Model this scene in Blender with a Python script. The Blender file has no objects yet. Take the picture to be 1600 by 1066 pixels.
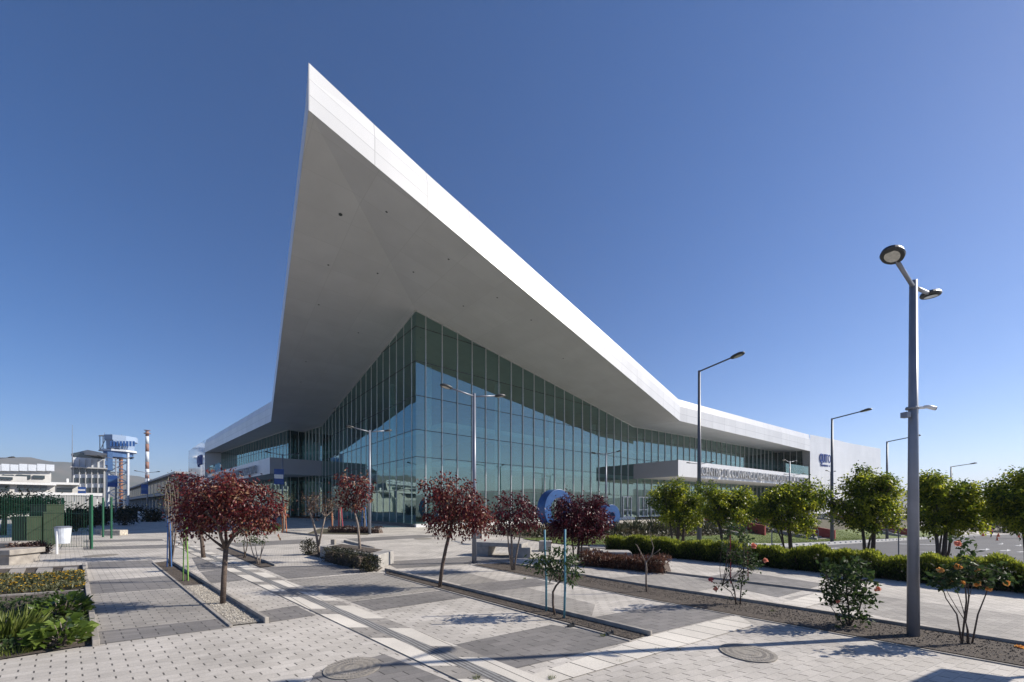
import bpy, bmesh, math, random
import numpy as np
from mathutils import Vector, Matrix
D = bpy.data
SC = bpy.context.scene
COL = SC.collection
rad = math.radians
random.seed(7)
RNG = np.random.default_rng(11)

# ------------------------------------------------------------------ camera, sky, sun, exposure
K, H0, V0 = 607.0, 2.0, 791.0          # focal length in photo pixels, eye height, horizon row
cam_d = D.cameras.new('camera'); cam = D.objects.new('camera', cam_d); COL.objects.link(cam)
cam.location = (0, 0, H0); cam.rotation_euler = (rad(90), 0, 0)
cam_d.sensor_width = 36; cam_d.sensor_fit = 'HORIZONTAL'; cam_d.lens = 36*K/1600
cam_d.shift_y = (V0-533)/1600; cam_d.clip_start = 0.1; cam_d.clip_end = 30000
SC.camera = cam
SUN_AZ, SUN_EL = rad(82), rad(34.5)      # azimuth clockwise from +Y
W = D.worlds.new('World'); SC.world = W; W.use_nodes = True
nt = W.node_tree; nt.nodes.clear()
sky = nt.nodes.new('ShaderNodeTexSky'); sky.sky_type = 'NISHITA'; sky.sun_disc = False
sky.sun_elevation = SUN_EL; sky.sun_rotation = SUN_AZ
sky.altitude = 2800; sky.air_density = 1.0; sky.dust_density = 2.4; sky.ozone_density = 2.0
bg = nt.nodes.new('ShaderNodeBackground'); bg.inputs['Strength'].default_value = 0.088
wo = nt.nodes.new('ShaderNodeOutputWorld')
hs = nt.nodes.new('ShaderNodeHueSaturation'); hs.inputs['Saturation'].default_value = 1.36; hs.inputs['Hue'].default_value = 0.507; nt.links.new(sky.outputs[0], hs.inputs['Color']); nt.links.new(hs.outputs[0], bg.inputs[0]); nt.links.new(bg.outputs[0], wo.inputs[0])
sun_d = D.lights.new('sun', 'SUN'); sun = D.objects.new('sun', sun_d); COL.objects.link(sun)
sun_d.energy = 4.8; sun_d.angle = rad(0.53); sun_d.color = (1.0, 0.93, 0.83)
sv = Vector((math.sin(SUN_AZ)*math.cos(SUN_EL), math.cos(SUN_AZ)*math.cos(SUN_EL), math.sin(SUN_EL)))
sun.rotation_euler = (-sv).to_track_quat('-Z', 'Y').to_euler(); sun.location = sv*200
SC.view_settings.view_transform = 'Standard'; SC.view_settings.look = 'None'
SC.view_settings.exposure = 0.65; SC.view_settings.gamma = 1.0
SC.cycles.max_bounces = 8; SC.cycles.transparent_max_bounces = 12

# ------------------------------------------------------------------ terrain
P0 = Vector((11.6, 24.3)); DT = Vector((math.cos(rad(32.5)), math.sin(rad(32.5)))); DN = Vector((-DT.y, DT.x))
def sstep(x, a, b):
    x = min(1, max(0, (x-a)/(b-a))); return x*x*(3-2*x)
def T(x, y):
    p = Vector((x, y))-P0; t = p.dot(DT); s = p.dot(DN)
    low = -0.055*min(90, max(0, y-12))
    return low*sstep(t, -14, 10)*(1-sstep(s, 0.6, 11))
def ts(t, s): q = P0+DT*t+DN*s; return (q.x, q.y)
def P(u, v, Y): return Vector(((u-800)/K*Y, Y, H0+(V0-v)/K*Y))
def G(u, v, dz=0):
    f = lambda Y: H0+(V0-v)/K*Y-T((u-800)/K*Y, Y)
    a = 2.0
    while a < 200:
        b = a*1.02
        if f(b) <= 0: break
        a = b
    for _ in range(30):
        m = (a+b)/2
        if f(m) > 0: a = m
        else: b = m
    return Vector(((u-800)/K*b, b, T((u-800)/K*b, b)+dz))

# ------------------------------------------------------------------ materials
def newmat(name):
    m = D.materials.new(name); m.use_nodes = True; n = m.node_tree; n.nodes.clear()
    o = n.nodes.new('ShaderNodeOutputMaterial'); b = n.nodes.new('ShaderNodeBsdfPrincipled')
    n.links.new(b.outputs[0], o.inputs[0]); return m, n, b, o
def rgba(c): return (c[0], c[1], c[2], 1)
def mat(name, c1, c2=None, rough=0.6, scale=6.0, metal=0.0, bump=0.0, detail=4, spec=0.5, bscale=None, coat=0):
    m, n, b, o = newmat(name)
    b.inputs['Roughness'].default_value = rough; b.inputs['Metallic'].default_value = metal
    b.inputs['Specular IOR Level'].default_value = spec; b.inputs['Coat Weight'].default_value = coat
    c2 = c2 or tuple(x*0.82 for x in c1)
    g = n.nodes.new('ShaderNodeNewGeometry')
    t = n.nodes.new('ShaderNodeTexNoise'); t.inputs['Scale'].default_value = scale; t.inputs['Detail'].default_value = detail
    n.links.new(g.outputs['Position'], t.inputs['Vector'])
    r = n.nodes.new('ShaderNodeValToRGB'); r.color_ramp.elements[0].position = 0.32; r.color_ramp.elements[1].position = 0.68
    r.color_ramp.elements[0].color = rgba(c2); r.color_ramp.elements[1].color = rgba(c1)
    n.links.new(t.outputs['Fac'], r.inputs[0]); n.links.new(r.outputs[0], b.inputs['Base Color'])
    if bump:
        t2 = n.nodes.new('ShaderNodeTexNoise'); t2.inputs['Scale'].default_value = bscale or scale*4; t2.inputs['Detail'].default_value = 5
        n.links.new(g.outputs['Position'], t2.inputs['Vector'])
        bp = n.nodes.new('ShaderNodeBump'); bp.inputs['Strength'].default_value = bump; bp.inputs['Distance'].default_value = 0.02
        n.links.new(t2.outputs['Fac'], bp.inputs['Height']); n.links.new(bp.outputs[0], b.inputs['Normal'])
    return m
def math_n(n, op, a, b=None, c=None):
    q = n.nodes.new('ShaderNodeMath'); q.operation = op
    for i, x in enumerate((a, b, c)):
        if x is None: continue
        if isinstance(x, (int, float)): q.inputs[i].default_value = x
        else: n.links.new(x, q.inputs[i])
    return q.outputs[0]
def mixc(n, f, a, b, blend='MIX'):
    q = n.nodes.new('ShaderNodeMix'); q.data_type = 'RGBA'; q.blend_type = blend
    for i, x in ((0, f), (6, a), (7, b)):
        if isinstance(x, (int, float)): q.inputs[i].default_value = x
        elif isinstance(x, tuple): q.inputs[i].default_value = rgba(x)
        else: n.links.new(x, q.inputs[i])
    return q.outputs[2]
def paver(name, c1, c2, L=0.274, Wd=0.139, ra=27, ja=139, head=0.09, bed=0.05, hs=0.8, bs=0.35, short=True, rough=0.75, stain=0.25):
    m, n, b, o = newmat(name); b.inputs['Roughness'].default_value = rough
    rx, ry, jx, jy = math.cos(rad(ra)), math.sin(rad(ra)), math.cos(rad(ja)), math.sin(rad(ja)); det = rx*jy-ry*jx
    g = n.nodes.new('ShaderNodeNewGeometry')
    def dot(v):
        q = n.nodes.new('ShaderNodeVectorMath'); q.operation = 'DOT_PRODUCT'; n.links.new(g.outputs['Position'], q.inputs[0])
        q.inputs[1].default_value = v; return q.outputs['Value']
    p = dot((jy/det/L, -jx/det/L, 0)); q = dot((-ry/det/Wd, rx/det/Wd, 0))
    row = math_n(n, 'FLOOR', q); fq = math_n(n, 'FRACT', q)
    pp = math_n(n, 'ADD', p, math_n(n, 'FRACT', math_n(n, 'MULTIPLY', row, 0.5)))
    colm = math_n(n, 'FLOOR', pp); fp = math_n(n, 'FRACT', pp)
    hd = math_n(n, 'LESS_THAN', fp, head)
    if short: hd = math_n(n, 'MULTIPLY', hd, math_n(n, 'MULTIPLY', math_n(n, 'GREATER_THAN', fq, 0.25), math_n(n, 'LESS_THAN', fq, .93)))
    bd = math_n(n, 'LESS_THAN', fq, bed)
    cv = n.nodes.new('ShaderNodeCombineXYZ'); n.links.new(colm, cv.inputs[0]); n.links.new(row, cv.inputs[1])
    wn = n.nodes.new('ShaderNodeTexWhiteNoise'); wn.noise_dimensions = '2D'; n.links.new(cv.outputs[0], wn.inputs['Vector'])
    base = mixc(n, wn.outputs['Value'], c1, c2)
    ns = n.nodes.new('ShaderNodeTexNoise'); ns.inputs['Scale'].default_value = 0.55; ns.inputs['Detail'].default_value = 6; ns.inputs['Roughness'].default_value = .65
    n.links.new(g.outputs['Position'], ns.inputs['Vector'])
    st = n.nodes.new('ShaderNodeMapRange'); st.inputs[1].default_value = .35; st.inputs[2].default_value = .65; st.inputs[3].default_value = 1-stain; st.inputs[4].default_value = 1.06
    n.links.new(ns.outputs['Fac'], st.inputs[0])
    n2 = n.nodes.new('ShaderNodeTexNoise'); n2.inputs['Scale'].default_value = 60; n.links.new(g.outputs['Position'], n2.inputs['Vector'])
    st2 = n.nodes.new('ShaderNodeMapRange'); st2.inputs[1].default_value = .3; st2.inputs[2].default_value = .7; st2.inputs[3].default_value = .88; st2.inputs[4].default_value = 1.08
    n.links.new(n2.outputs['Fac'], st2.inputs[0])
    base = mixc(n, 1.0, base, math_n(n, 'MULTIPLY', st.outputs[0], st2.outputs[0]), 'MULTIPLY')
    base = mixc(n, math_n(n, 'MULTIPLY', bd, bs), base, (0.03, 0.028, 0.026))
    base = mixc(n, math_n(n, 'MULTIPLY', hd, hs), base, (0.022, 0.02, 0.018))
    n.links.new(base, b.inputs['Base Color'])
    hgt = math_n(n, 'SUBTRACT', wn.outputs['Value'], math_n(n, 'MULTIPLY', math_n(n, 'MAXIMUM', hd, bd), 4.0))
    bp = n.nodes.new('ShaderNodeBump'); bp.inputs['Strength'].default_value = 0.25; bp.inputs['Distance'].default_value = 0.004
    n.links.new(hgt, bp.inputs['Height']); n.links.new(bp.outputs[0], b.inputs['Normal'])
    return m
def leafmat(name, cols, trans=0.3, rough=0.5):
    m, n, b, o = newmat(name); b.inputs['Roughness'].default_value = rough; b.inputs['Specular IOR Level'].default_value = 0.35
    a = n.nodes.new('ShaderNodeAttribute'); a.attribute_name = 'tint'
    r = n.nodes.new('ShaderNodeValToRGB'); el = r.color_ramp.elements
    while len(el) < len(cols): el.new(0.5)
    for i, c in enumerate(cols): el[i].position = i/(len(cols)-1); el[i].color = rgba(c)
    n.links.new(a.outputs['Fac'], r.inputs[0]); n.links.new(r.outputs[0], b.inputs['Base Color'])
    tr = n.nodes.new('ShaderNodeBsdfTranslucent'); n.links.new(r.outputs[0], tr.inputs[0])
    mx = n.nodes.new('ShaderNodeMixShader'); mx.inputs[0].default_value = trans
    n.links.new(b.outputs[0], mx.inputs[1]); n.links.new(tr.outputs[0], mx.inputs[2]); n.links.new(mx.outputs[0], o.inputs[0])
    return m
def glassmat(name, tcol, gcol=(0.62, 0.82, 0.76), f0=0.29, rough=0.0):
    m, n, b, o = newmat(name); n.nodes.remove(b)
    tr = n.nodes.new('ShaderNodeBsdfTransparent'); tr.inputs[0].default_value = rgba(tcol)
    gl = n.nodes.new('ShaderNodeBsdfGlossy'); gl.inputs[0].default_value = rgba(gcol); gl.inputs['Roughness'].default_value = rough
    lw = n.nodes.new('ShaderNodeLayerWeight'); lw.inputs[0].default_value = 0.5
    fac = math_n(n, 'ADD', math_n(n, 'MULTIPLY', math_n(n, 'POWER', lw.outputs['Facing'], 4.0), 1-f0), f0)
    t = n.nodes.new('ShaderNodeTexNoise'); t.inputs['Scale'].default_value = 0.35; t.inputs['Detail'].default_value = 1
    g = n.nodes.new('ShaderNodeNewGeometry'); n.links.new(g.outputs['Position'], t.inputs['Vector'])
    bp = n.nodes.new('ShaderNodeBump'); bp.inputs['Strength'].default_value = 0.06; bp.inputs['Distance'].default_value = 0.05
    n.links.new(t.outputs['Fac'], bp.inputs['Height']); n.links.new(bp.outputs[0], gl.inputs['Normal'])
    mx = n.nodes.new('ShaderNodeMixShader'); n.links.new(fac, mx.inputs[0]); n.links.new(tr.outputs[0], mx.inputs[1]); n.links.new(gl.outputs[0], mx.inputs[2])
    n.links.new(mx.outputs[0], o.inputs[0]); return m
def panelmat(name, c, pu, rows, rough=0.4, line=0.75, coat=0.0, lw=0.012, var=0.06, metal=0.0):
    """cladding panels: joints and a slight panel-to-panel variation, laid out along the face in metres (UV)"""
    m, n, b, o = newmat(name); b.inputs['Roughness'].default_value = rough; b.inputs['Coat Weight'].default_value = coat; b.inputs['Metallic'].default_value = metal
    uv = n.nodes.new('ShaderNodeUVMap'); uv.uv_map = 'UVMap'; sp = n.nodes.new('ShaderNodeSeparateXYZ'); n.links.new(uv.outputs[0], sp.inputs[0])
    a = math_n(n, 'DIVIDE', sp.outputs[0], pu); r = math_n(n, 'DIVIDE', sp.outputs[1], rows)
    la = math_n(n, 'LESS_THAN', math_n(n, 'FRACT', a), lw*4/pu); lr = math_n(n, 'LESS_THAN', math_n(n, 'FRACT', r), lw*4/rows)
    cv = n.nodes.new('ShaderNodeCombineXYZ'); n.links.new(math_n(n, 'FLOOR', a), cv.inputs[0]); n.links.new(math_n(n, 'FLOOR', r), cv.inputs[1])
    wn = n.nodes.new('ShaderNodeTexWhiteNoise'); wn.noise_dimensions = '2D'; n.links.new(cv.outputs[0], wn.inputs['Vector'])
    base = mixc(n, wn.outputs['Value'], c, tuple(x*(1-var) for x in c))
    g = n.nodes.new('ShaderNodeNewGeometry'); t = n.nodes.new('ShaderNodeTexNoise'); t.inputs['Scale'].default_value = 0.5; t.inputs['Detail'].default_value = 5
    mp = n.nodes.new('ShaderNodeMapping'); mp.inputs['Scale'].default_value = (1, 1, .25); n.links.new(g.outputs['Position'], mp.inputs[0]); n.links.new(mp.outputs[0], t.inputs['Vector'])
    mr = n.nodes.new('ShaderNodeMapRange'); mr.inputs[1].default_value = .3; mr.inputs[2].default_value = .7; mr.inputs[3].default_value = .93; mr.inputs[4].default_value = 1.02
    n.links.new(t.outputs['Fac'], mr.inputs[0]); base = mixc(n, 1.0, base, mr.outputs[0], 'MULTIPLY')
    base = mixc(n, math_n(n, 'MAXIMUM', la, lr), base, tuple(x*line for x in c))
    n.links.new(base, b.inputs['Base Color']); return m

M = {}
M['fascia'] = panelmat('white_cladding', (0.75, 0.75, 0.745), 3.6, 1.02, rough=0.34, line=0.62, var=.09)
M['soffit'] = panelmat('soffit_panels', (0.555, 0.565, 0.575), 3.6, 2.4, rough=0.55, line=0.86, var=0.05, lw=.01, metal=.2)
M['wall'] = panelmat('wall_cladding', (0.79, 0.79, 0.79), 2.4, 1.2, rough=0.3, line=0.93, coat=0.2)
M['wall_gloss'] = panelmat('glossy_wall_cladding', (0.74, 0.75, 0.77), 2.4, 1.2, rough=0.12, line=0.8, coat=0.6)
M['canopy'] = panelmat('canopy_cladding', (0.76, 0.76, 0.76), 3.0, 5.0, rough=0.35, line=0.92)
M['roof_and_shade_grey'] = mat('grey_roof_and_end_shade', (0.33, 0.33, 0.35), (0.31, 0.31, 0.33), rough=.5, scale=.5)  # hall roof grey; on the canopy ends it stands in for shade
M['jamb'] = mat('grey_jamb', (0.30, 0.30, 0.29), rough=.6)
M['glass'] = glassmat('curtain_glass', (0.36, 0.56, 0.53))
M['glass_dark'] = glassmat('dark_glass', (0.14, 0.2, 0.2), f0=.12)
M['glass_clear'] = glassmat('balustrade_glass', (0.7, 0.8, 0.82), f0=.15)
M['mullion'] = mat('aluminium_mullion', (0.62, 0.63, 0.63), rough=.35, metal=.3)
M['transom'] = mat('dark_transom', (0.06, 0.075, 0.08), rough=.4)
M['door_frame'] = mat('white_aluminium', (0.78, 0.79, 0.8), rough=.4)
M['int_wall'] = mat('interior_wall', (0.34, 0.37, 0.37), (0.28, 0.31, 0.31), rough=.8, scale=.4)
M['int_floor'] = mat('interior_floor', (0.30, 0.30, 0.29), rough=.35, scale=.8)
M['int_white'] = mat('interior_white', (0.75, 0.76, 0.75), rough=.6)
M['letter'] = mat('steel_letter', (0.46, 0.47, 0.48), rough=.45)
M['blue_letter'] = mat('blue_letter', (0.02, 0.06, 0.30), rough=.4)
M['blue'] = mat('blue_paint', (0.025, 0.10, 0.29), (0.02, 0.075, 0.22), rough=.38, scale=3, coat=.2)
M['pole'] = mat('grey_pole_paint', (0.235, 0.25, 0.29), (0.20, 0.215, 0.25), rough=.42, scale=5, metal=.25)
M['pole_dark'] = mat('dark_pole_paint', (0.10, 0.11, 0.135), rough=.45, scale=5)
M['lamp'] = mat('lamp_housing', (0.035, 0.038, 0.04), rough=.5)
M['lens'] = mat('lamp_lens', (0.55, 0.55, 0.5), (0.42, 0.42, .38), rough=.25, scale=30)
M['white'] = mat('white_paint', (0.78, 0.78, 0.77), rough=.5)
M['concrete'] = mat('concrete', (0.38, 0.36, 0.335), (0.27, 0.26, 0.24), rough=.85, scale=5, bump=.3)
M['kerb'] = mat('kerb_concrete', (0.36, 0.33, 0.29), (0.22, 0.20, 0.18), rough=.85, scale=4, bump=.3)
M['soil'] = mat('soil', (0.115, 0.092, 0.072), (0.055, 0.044, 0.036), rough=.95, scale=14, bump=1.0, bscale=60)
M['gravelbed'] = mat('gravel_base', (0.36, 0.33, 0.28), (0.2, 0.18, 0.15), rough=.9, scale=30, bump=1.0, bscale=70)
M['stone'] = mat('pale_stone', (0.52, 0.48, 0.41), (0.30, 0.27, 0.23), rough=.9, scale=9)
M['clod'] = mat('soil_clod', (0.13, 0.105, 0.085), (0.06, 0.05, 0.04), rough=.95, scale=9)
M['pave'] = paver('light_pavers', (0.56, 0.52, 0.465), (0.47, 0.435, 0.385), head=.062, hs=.85, bed=.06, bs=.3, stain=.3)
M['pave_dark'] = paver('dark_pavers', (0.235, 0.22, 0.207), (0.18, 0.17, 0.16), L=.41, Wd=.139, hs=.8, bs=.4, short=False, head=.04)
M['pave_mid'] = paver('mid_pavers', (0.35, 0.325, 0.29), (0.28, 0.26, 0.235), hs=.8, head=.06)
M['slab'] = paver('white_slabs', (0.66, 0.615, 0.54), (0.57, 0.53, 0.465), L=40, Wd=.42, ra=134, ja=27, head=.0, bed=.035, hs=0, bs=.8, short=False, stain=.18)
M['slab_cross'] = paver('white_cross_slabs', (0.66, 0.615, 0.54), (0.57, 0.53, 0.465), L=40, Wd=.36, ra=137, ja=29, head=0, bed=.05, hs=0, bs=.95, short=False, stain=.15)
M['tactile'] = paver('tactile_ribs', (0.30, 0.295, 0.285), (0.25, 0.245, 0.24), L=.5, Wd=.052, ra=133, ja=27, head=.03, bed=.42, hs=.5, bs=.62, short=False)
M['asphalt'] = mat('asphalt', (0.105, 0.103, 0.104), (0.075, 0.074, 0.076), rough=.85, scale=.35, bump=.3, bscale=40)
M['sidewalk'] = mat('grey_sidewalk', (0.24, 0.235, 0.23), (0.19, 0.185, 0.18), rough=.85, scale=1.2)
M['marking'] = mat('road_paint', (0.62, 0.62, 0.6), (0.4, 0.4, 0.39), rough=.7, scale=7)
M['grass'] = mat('lawn_grass', (0.135, 0.175, 0.035), (0.085, 0.12, 0.028), rough=.9, scale=2.5, bump=.8, bscale=40)
M['bed'] = mat('bed_soil', (0.10, 0.085, 0.05), (0.06, 0.055, 0.03), rough=.95, scale=3)
M['ground'] = mat('dry_ground', (0.17, 0.15, 0.11), (0.11, 0.105, 0.07), rough=.95, scale=.05)
M['hill'] = mat('hill_scrub', (0.13, 0.115, 0.085), (0.065, 0.075, 0.05), rough=1, scale=.012, detail=8)
M['bark'] = mat('bark', (0.13, 0.095, 0.075), (0.07, 0.052, 0.042), rough=.9, scale=25, bump=.6)
M['bark_pale'] = mat('pale_bark', (0.27, 0.22, 0.18), (0.15, 0.12, 0.10), rough=.9, scale=22, bump=.5)
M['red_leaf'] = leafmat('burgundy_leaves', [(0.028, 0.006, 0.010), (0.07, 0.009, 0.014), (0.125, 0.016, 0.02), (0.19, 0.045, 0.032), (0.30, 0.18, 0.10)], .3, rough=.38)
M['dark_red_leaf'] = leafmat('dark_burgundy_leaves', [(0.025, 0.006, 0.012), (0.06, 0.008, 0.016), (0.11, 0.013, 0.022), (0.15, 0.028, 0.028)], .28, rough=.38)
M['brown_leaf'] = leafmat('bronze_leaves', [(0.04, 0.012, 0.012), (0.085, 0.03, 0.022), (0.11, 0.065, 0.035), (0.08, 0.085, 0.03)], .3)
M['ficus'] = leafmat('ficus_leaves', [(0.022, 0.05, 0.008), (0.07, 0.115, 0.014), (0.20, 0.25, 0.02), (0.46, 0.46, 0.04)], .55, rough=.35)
M['green_leaf'] = leafmat('green_leaves', [(0.02, 0.04, 0.013), (0.045, 0.08, 0.022), (0.085, 0.12, 0.035)], .35, rough=.55)
M['dusty_leaf'] = leafmat('dusty_olive_leaves', [(0.04, 0.05, 0.022), (0.09, 0.10, 0.045), (0.14, 0.14, 0.07)], .3)
M['dark_leaf'] = leafmat('dark_shrub_leaves', [(0.012, 0.016, 0.008), (0.03, 0.035, 0.016), (0.07, 0.06, 0.03)], .2)
M['purple_leaf'] = leafmat('purple_shrub_leaves', [(0.025, 0.012, 0.014), (0.06, 0.03, 0.03), (0.12, 0.07, 0.045)], .2)
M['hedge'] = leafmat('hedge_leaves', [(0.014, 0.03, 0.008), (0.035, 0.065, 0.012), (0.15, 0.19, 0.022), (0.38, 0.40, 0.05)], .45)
M['redhedge'] = leafmat('bronze_hedge_leaves', [(0.05, 0.025, 0.018), (0.12, 0.05, 0.035), (0.17, 0.10, 0.055)], .3)
M['agave'] = leafmat('sword_leaves', [(0.03, 0.045, 0.022), (0.08, 0.09, 0.045), (0.17, 0.15, 0.085)], .2)
M['cover'] = leafmat('ground_cover_leaves', [(0.025, 0.03, 0.012), (0.06, 0.055, 0.025), (0.085, 0.06, 0.03)], .2)
M['bigleaf'] = leafmat('broad_leaves', [(0.05, 0.09, 0.018), (0.11, 0.17, 0.03), (0.19, 0.25, 0.055)], .4, rough=.3)
M['grassleaf'] = leafmat('grass_blades', [(0.06, 0.09, 0.015), (0.13, 0.17, 0.03), (0.22, 0.25, 0.06)], .4)
M['yellow'] = leafmat('yellow_petals', [(0.55, 0.30, 0.01), (0.75, 0.50, 0.03)], .3)
M['pink'] = leafmat('pink_petals', [(0.55, 0.07, 0.11), (0.65, 0.20, 0.20)], .35)
M['salmon'] = leafmat('salmon_petals', [(0.75, 0.24, 0.16), (0.85, 0.42, 0.30)], .35)
M['orange'] = leafmat('orange_petals', [(0.78, 0.33, 0.07), (0.88, 0.55, 0.20)], .35)
for nm, c in (('teal', (0.10, 0.27, 0.34)), ('lime', (0.22, 0.46, 0.07)), ('sblue', (0.06, 0.17, 0.42)), ('sorange', (0.55, 0.17, 0.05)), ('sred', (0.5, 0.05, 0.07))):
    M[nm] = mat(nm+'_stake_paint', c, tuple(x*.7 for x in c), rough=.6, scale=20)
M['fence'] = mat('green_fence_paint', (0.012, 0.10, 0.048), rough=.45)
M['bin_green'] = mat('dark_green_metal', (0.022, 0.036, 0.016), (0.016, 0.027, 0.012), rough=.55, scale=4)
M['iron'] = mat('cast_iron', (0.32, 0.29, 0.245), (0.23, 0.21, 0.18), rough=.7, scale=30, bump=.5)
M['redwall'] = mat('red_paint_wall', (0.30, 0.045, 0.035), (0.25, 0.035, 0.03), rough=.7)
M['orange_plastic'] = mat('orange_plastic', (0.7, 0.13, 0.04), rough=.5)
M['banner'] = mat('blue_banner', (0.03, 0.09, 0.30), rough=.6)
M['apron'] = mat('pale_plaster', (0.62, 0.61, 0.58), (0.52, 0.51, 0.49), rough=.8, scale=.6)
M['grey_plaster'] = mat('grey_plaster', (0.40, 0.40, 0.40), rough=.8, scale=.6)
M['window'] = mat('far_window_glass', (0.035, 0.05, 0.06), rough=.08, spec=.8)
M['tower_blue'] = mat('tower_blue', (0.07, 0.15, 0.32), rough=.5)
M['tower_white'] = mat('tower_white', (0.62, 0.66, 0.72), rough=.6)
M['red_band'] = mat('red_band', (0.28, 0.15, 0.115), rough=.7)
M['tower_pale'] = mat('tower_pale_blue', (0.30, 0.40, 0.56), rough=.6); M['tower_glass'] = mat('tower_window', (0.02, 0.08, 0.26), rough=.1)
M['rust'] = mat('orange_pipe', (0.30, 0.14, 0.09), rough=.7)

# ------------------------------------------------------------------ building blocks
ORG = {}
class MB:
    def __init__(s): s.v = []; s.f = []; s.uv = []
    def add(s, vs, fs, uvs=None):
        o = len(s.v); s.v += [tuple(x) for x in vs]; s.f += [tuple(i+o for i in f) for f in fs]
        s.uv += uvs if uvs else [None]*len(fs); return s
    def face(s, pts, uv=None): return s.add(pts, [tuple(range(len(pts)))], [uv])
    def prism(s, poly, z0, z1):
        n = len(poly); vs = [(p[0], p[1], z0) for p in poly]+[(p[0], p[1], z1) for p in poly]
        fs = [tuple(range(n-1, -1, -1)), tuple(range(n, 2*n))]+[(i, (i+1) % n, (i+1) % n+n, i+n) for i in range(n)]
        return s.add(vs, fs)
    def box(s, c, sz, rz=0.0, top=1.0):
        ca, sa = math.cos(rz), math.sin(rz); vs = []
        for z in (0, 1):
            k = top if z else 1.0
            for x, y in ((-.5, -.5), (.5, -.5), (.5, .5), (-.5, .5)):
                a, b = x*sz[0]*k, y*sz[1]*k; vs.append((c[0]+a*ca-b*sa, c[1]+a*sa+b*ca, c[2]+z*sz[2]))
        return s.add(vs, [(3, 2, 1, 0), (4, 5, 6, 7), (0, 1, 5, 4), (1, 2, 6, 5), (2, 3, 7, 6), (3, 0, 4, 7)])
    def beam(s, a, b, w, h, up=(0, 0, 1)):
        a = Vector(a); b = Vector(b); d = (b-a).normalized(); x = d.cross(Vector(up))
        if x.length < 1e-4: x = Vector((1, 0, 0))
        x.normalize(); y = x.cross(d).normalized(); vs = []
        for q in (a, b):
            for i, j in ((-.5, -.5), (.5, -.5), (.5, .5), (-.5, .5)): vs.append(q+x*i*w+y*j*h)
        return s.add(vs, [(0, 1, 2, 3), (7, 6, 5, 4), (4, 5, 1, 0), (5, 6, 2, 1), (6, 7, 3, 2), (7, 4, 0, 3)])
    def tube(s, path, radii, n=8, cap=True):
        path = [Vector(p) for p in path]; o = len(s.v); m = len(path); prev = None
        if isinstance(radii, (int, float)): radii = [radii]*m
        for i, p in enumerate(path):
            d = (path[min(i+1, m-1)]-path[max(i-1, 0)]).normalized()
            x = d.cross(Vector((0, 1, 0)) if abs(d.y) < .9 else Vector((1, 0, 0))) if prev is None else prev-d*prev.dot(d)
            x.normalize(); prev = x; y = d.cross(x)
            for k in range(n):
                a = 2*math.pi*k/n; s.v.append(tuple(p+(x*math.cos(a)+y*math.sin(a))*radii[i]))
        for i in range(m-1):
            for k in range(n):
                s.f.append((o+i*n+k, o+i*n+(k+1) % n, o+(i+1)*n+(k+1) % n, o+(i+1)*n+k)); s.uv.append(None)
        if cap:
            s.f.append(tuple(o+k for k in range(n-1, -1, -1))); s.uv.append(None)
            s.f.append(tuple(o+(m-1)*n+k for k in range(n))); s.uv.append(None)
        return s
    def lathe(s, prof, c, n=24):
        o = len(s.v); m = len(prof)
        for r, z in prof:
            for k in range(n):
                a = 2*math.pi*k/n; s.v.append((c[0]+r*math.cos(a), c[1]+r*math.sin(a), c[2]+z))
        for i in range(m-1):
            for k in range(n):
                s.f.append((o+i*n+k, o+i*n+(k+1) % n, o+(i+1)*n+(k+1) % n, o+(i+1)*n+k)); s.uv.append(None)
        s.f.append(tuple(o+k for k in range(n-1, -1, -1))); s.f.append(tuple(o+(m-1)*n+k for k in range(n))); s.uv += [None, None]
        return s
    def build(s, name, mt, parent=None, smooth=False, bevel=0.0):
        og = ORG.get(parent, Vector((0, 0, 0))) if parent else Vector((0, 0, 0))
        me = D.meshes.new(name); me.from_pydata([(v[0]-og.x, v[1]-og.y, v[2]-og.z) for v in s.v], [], s.f)
        if any(u for u in s.uv):
            l = me.uv_layers.new(name='UVMap'); i = 0
            for u, f in zip(s.uv, s.f):
                for k in range(len(f)):
                    l.data[i].uv = u[k] if u else (0, 0); i += 1
        me.materials.append(M[mt] if isinstance(mt, str) else mt); me.validate(); me.update()
        if smooth: me.polygons.foreach_set('use_smooth', [True]*len(me.polygons))
        o = D.objects.new(name, me); COL.objects.link(o)
        if parent: o.parent = parent; ORG[o] = og
        if bevel:
            b = o.modifiers.new('bevel', 'BEVEL'); b.width = bevel; b.segments = 2; b.limit_method = 'ANGLE'
        return o
def tag(o, label, cat, group=None):
    o['label'] = label; o['category'] = cat
    if group: o['group'] = group
    return o
def thing(name, label, cat, loc, group=None):
    o = D.objects.new(name, None); COL.objects.link(o); o.location = loc; o.empty_display_size = .2
    ORG[o] = Vector(loc); return tag(o, label, cat, group)
def struct(o): o['kind'] = 'structure'; return o
def stuff(o): o['kind'] = 'stuff'; return o
def copy_tree(o, parent=None):
    c = o.copy(); COL.objects.link(c)
    if parent: c.parent = parent
    for ch in list(o.children): copy_tree(ch, c)
    return c
def unit(a): return a/np.maximum(np.linalg.norm(a, axis=1, keepdims=True), 1e-9)
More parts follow.
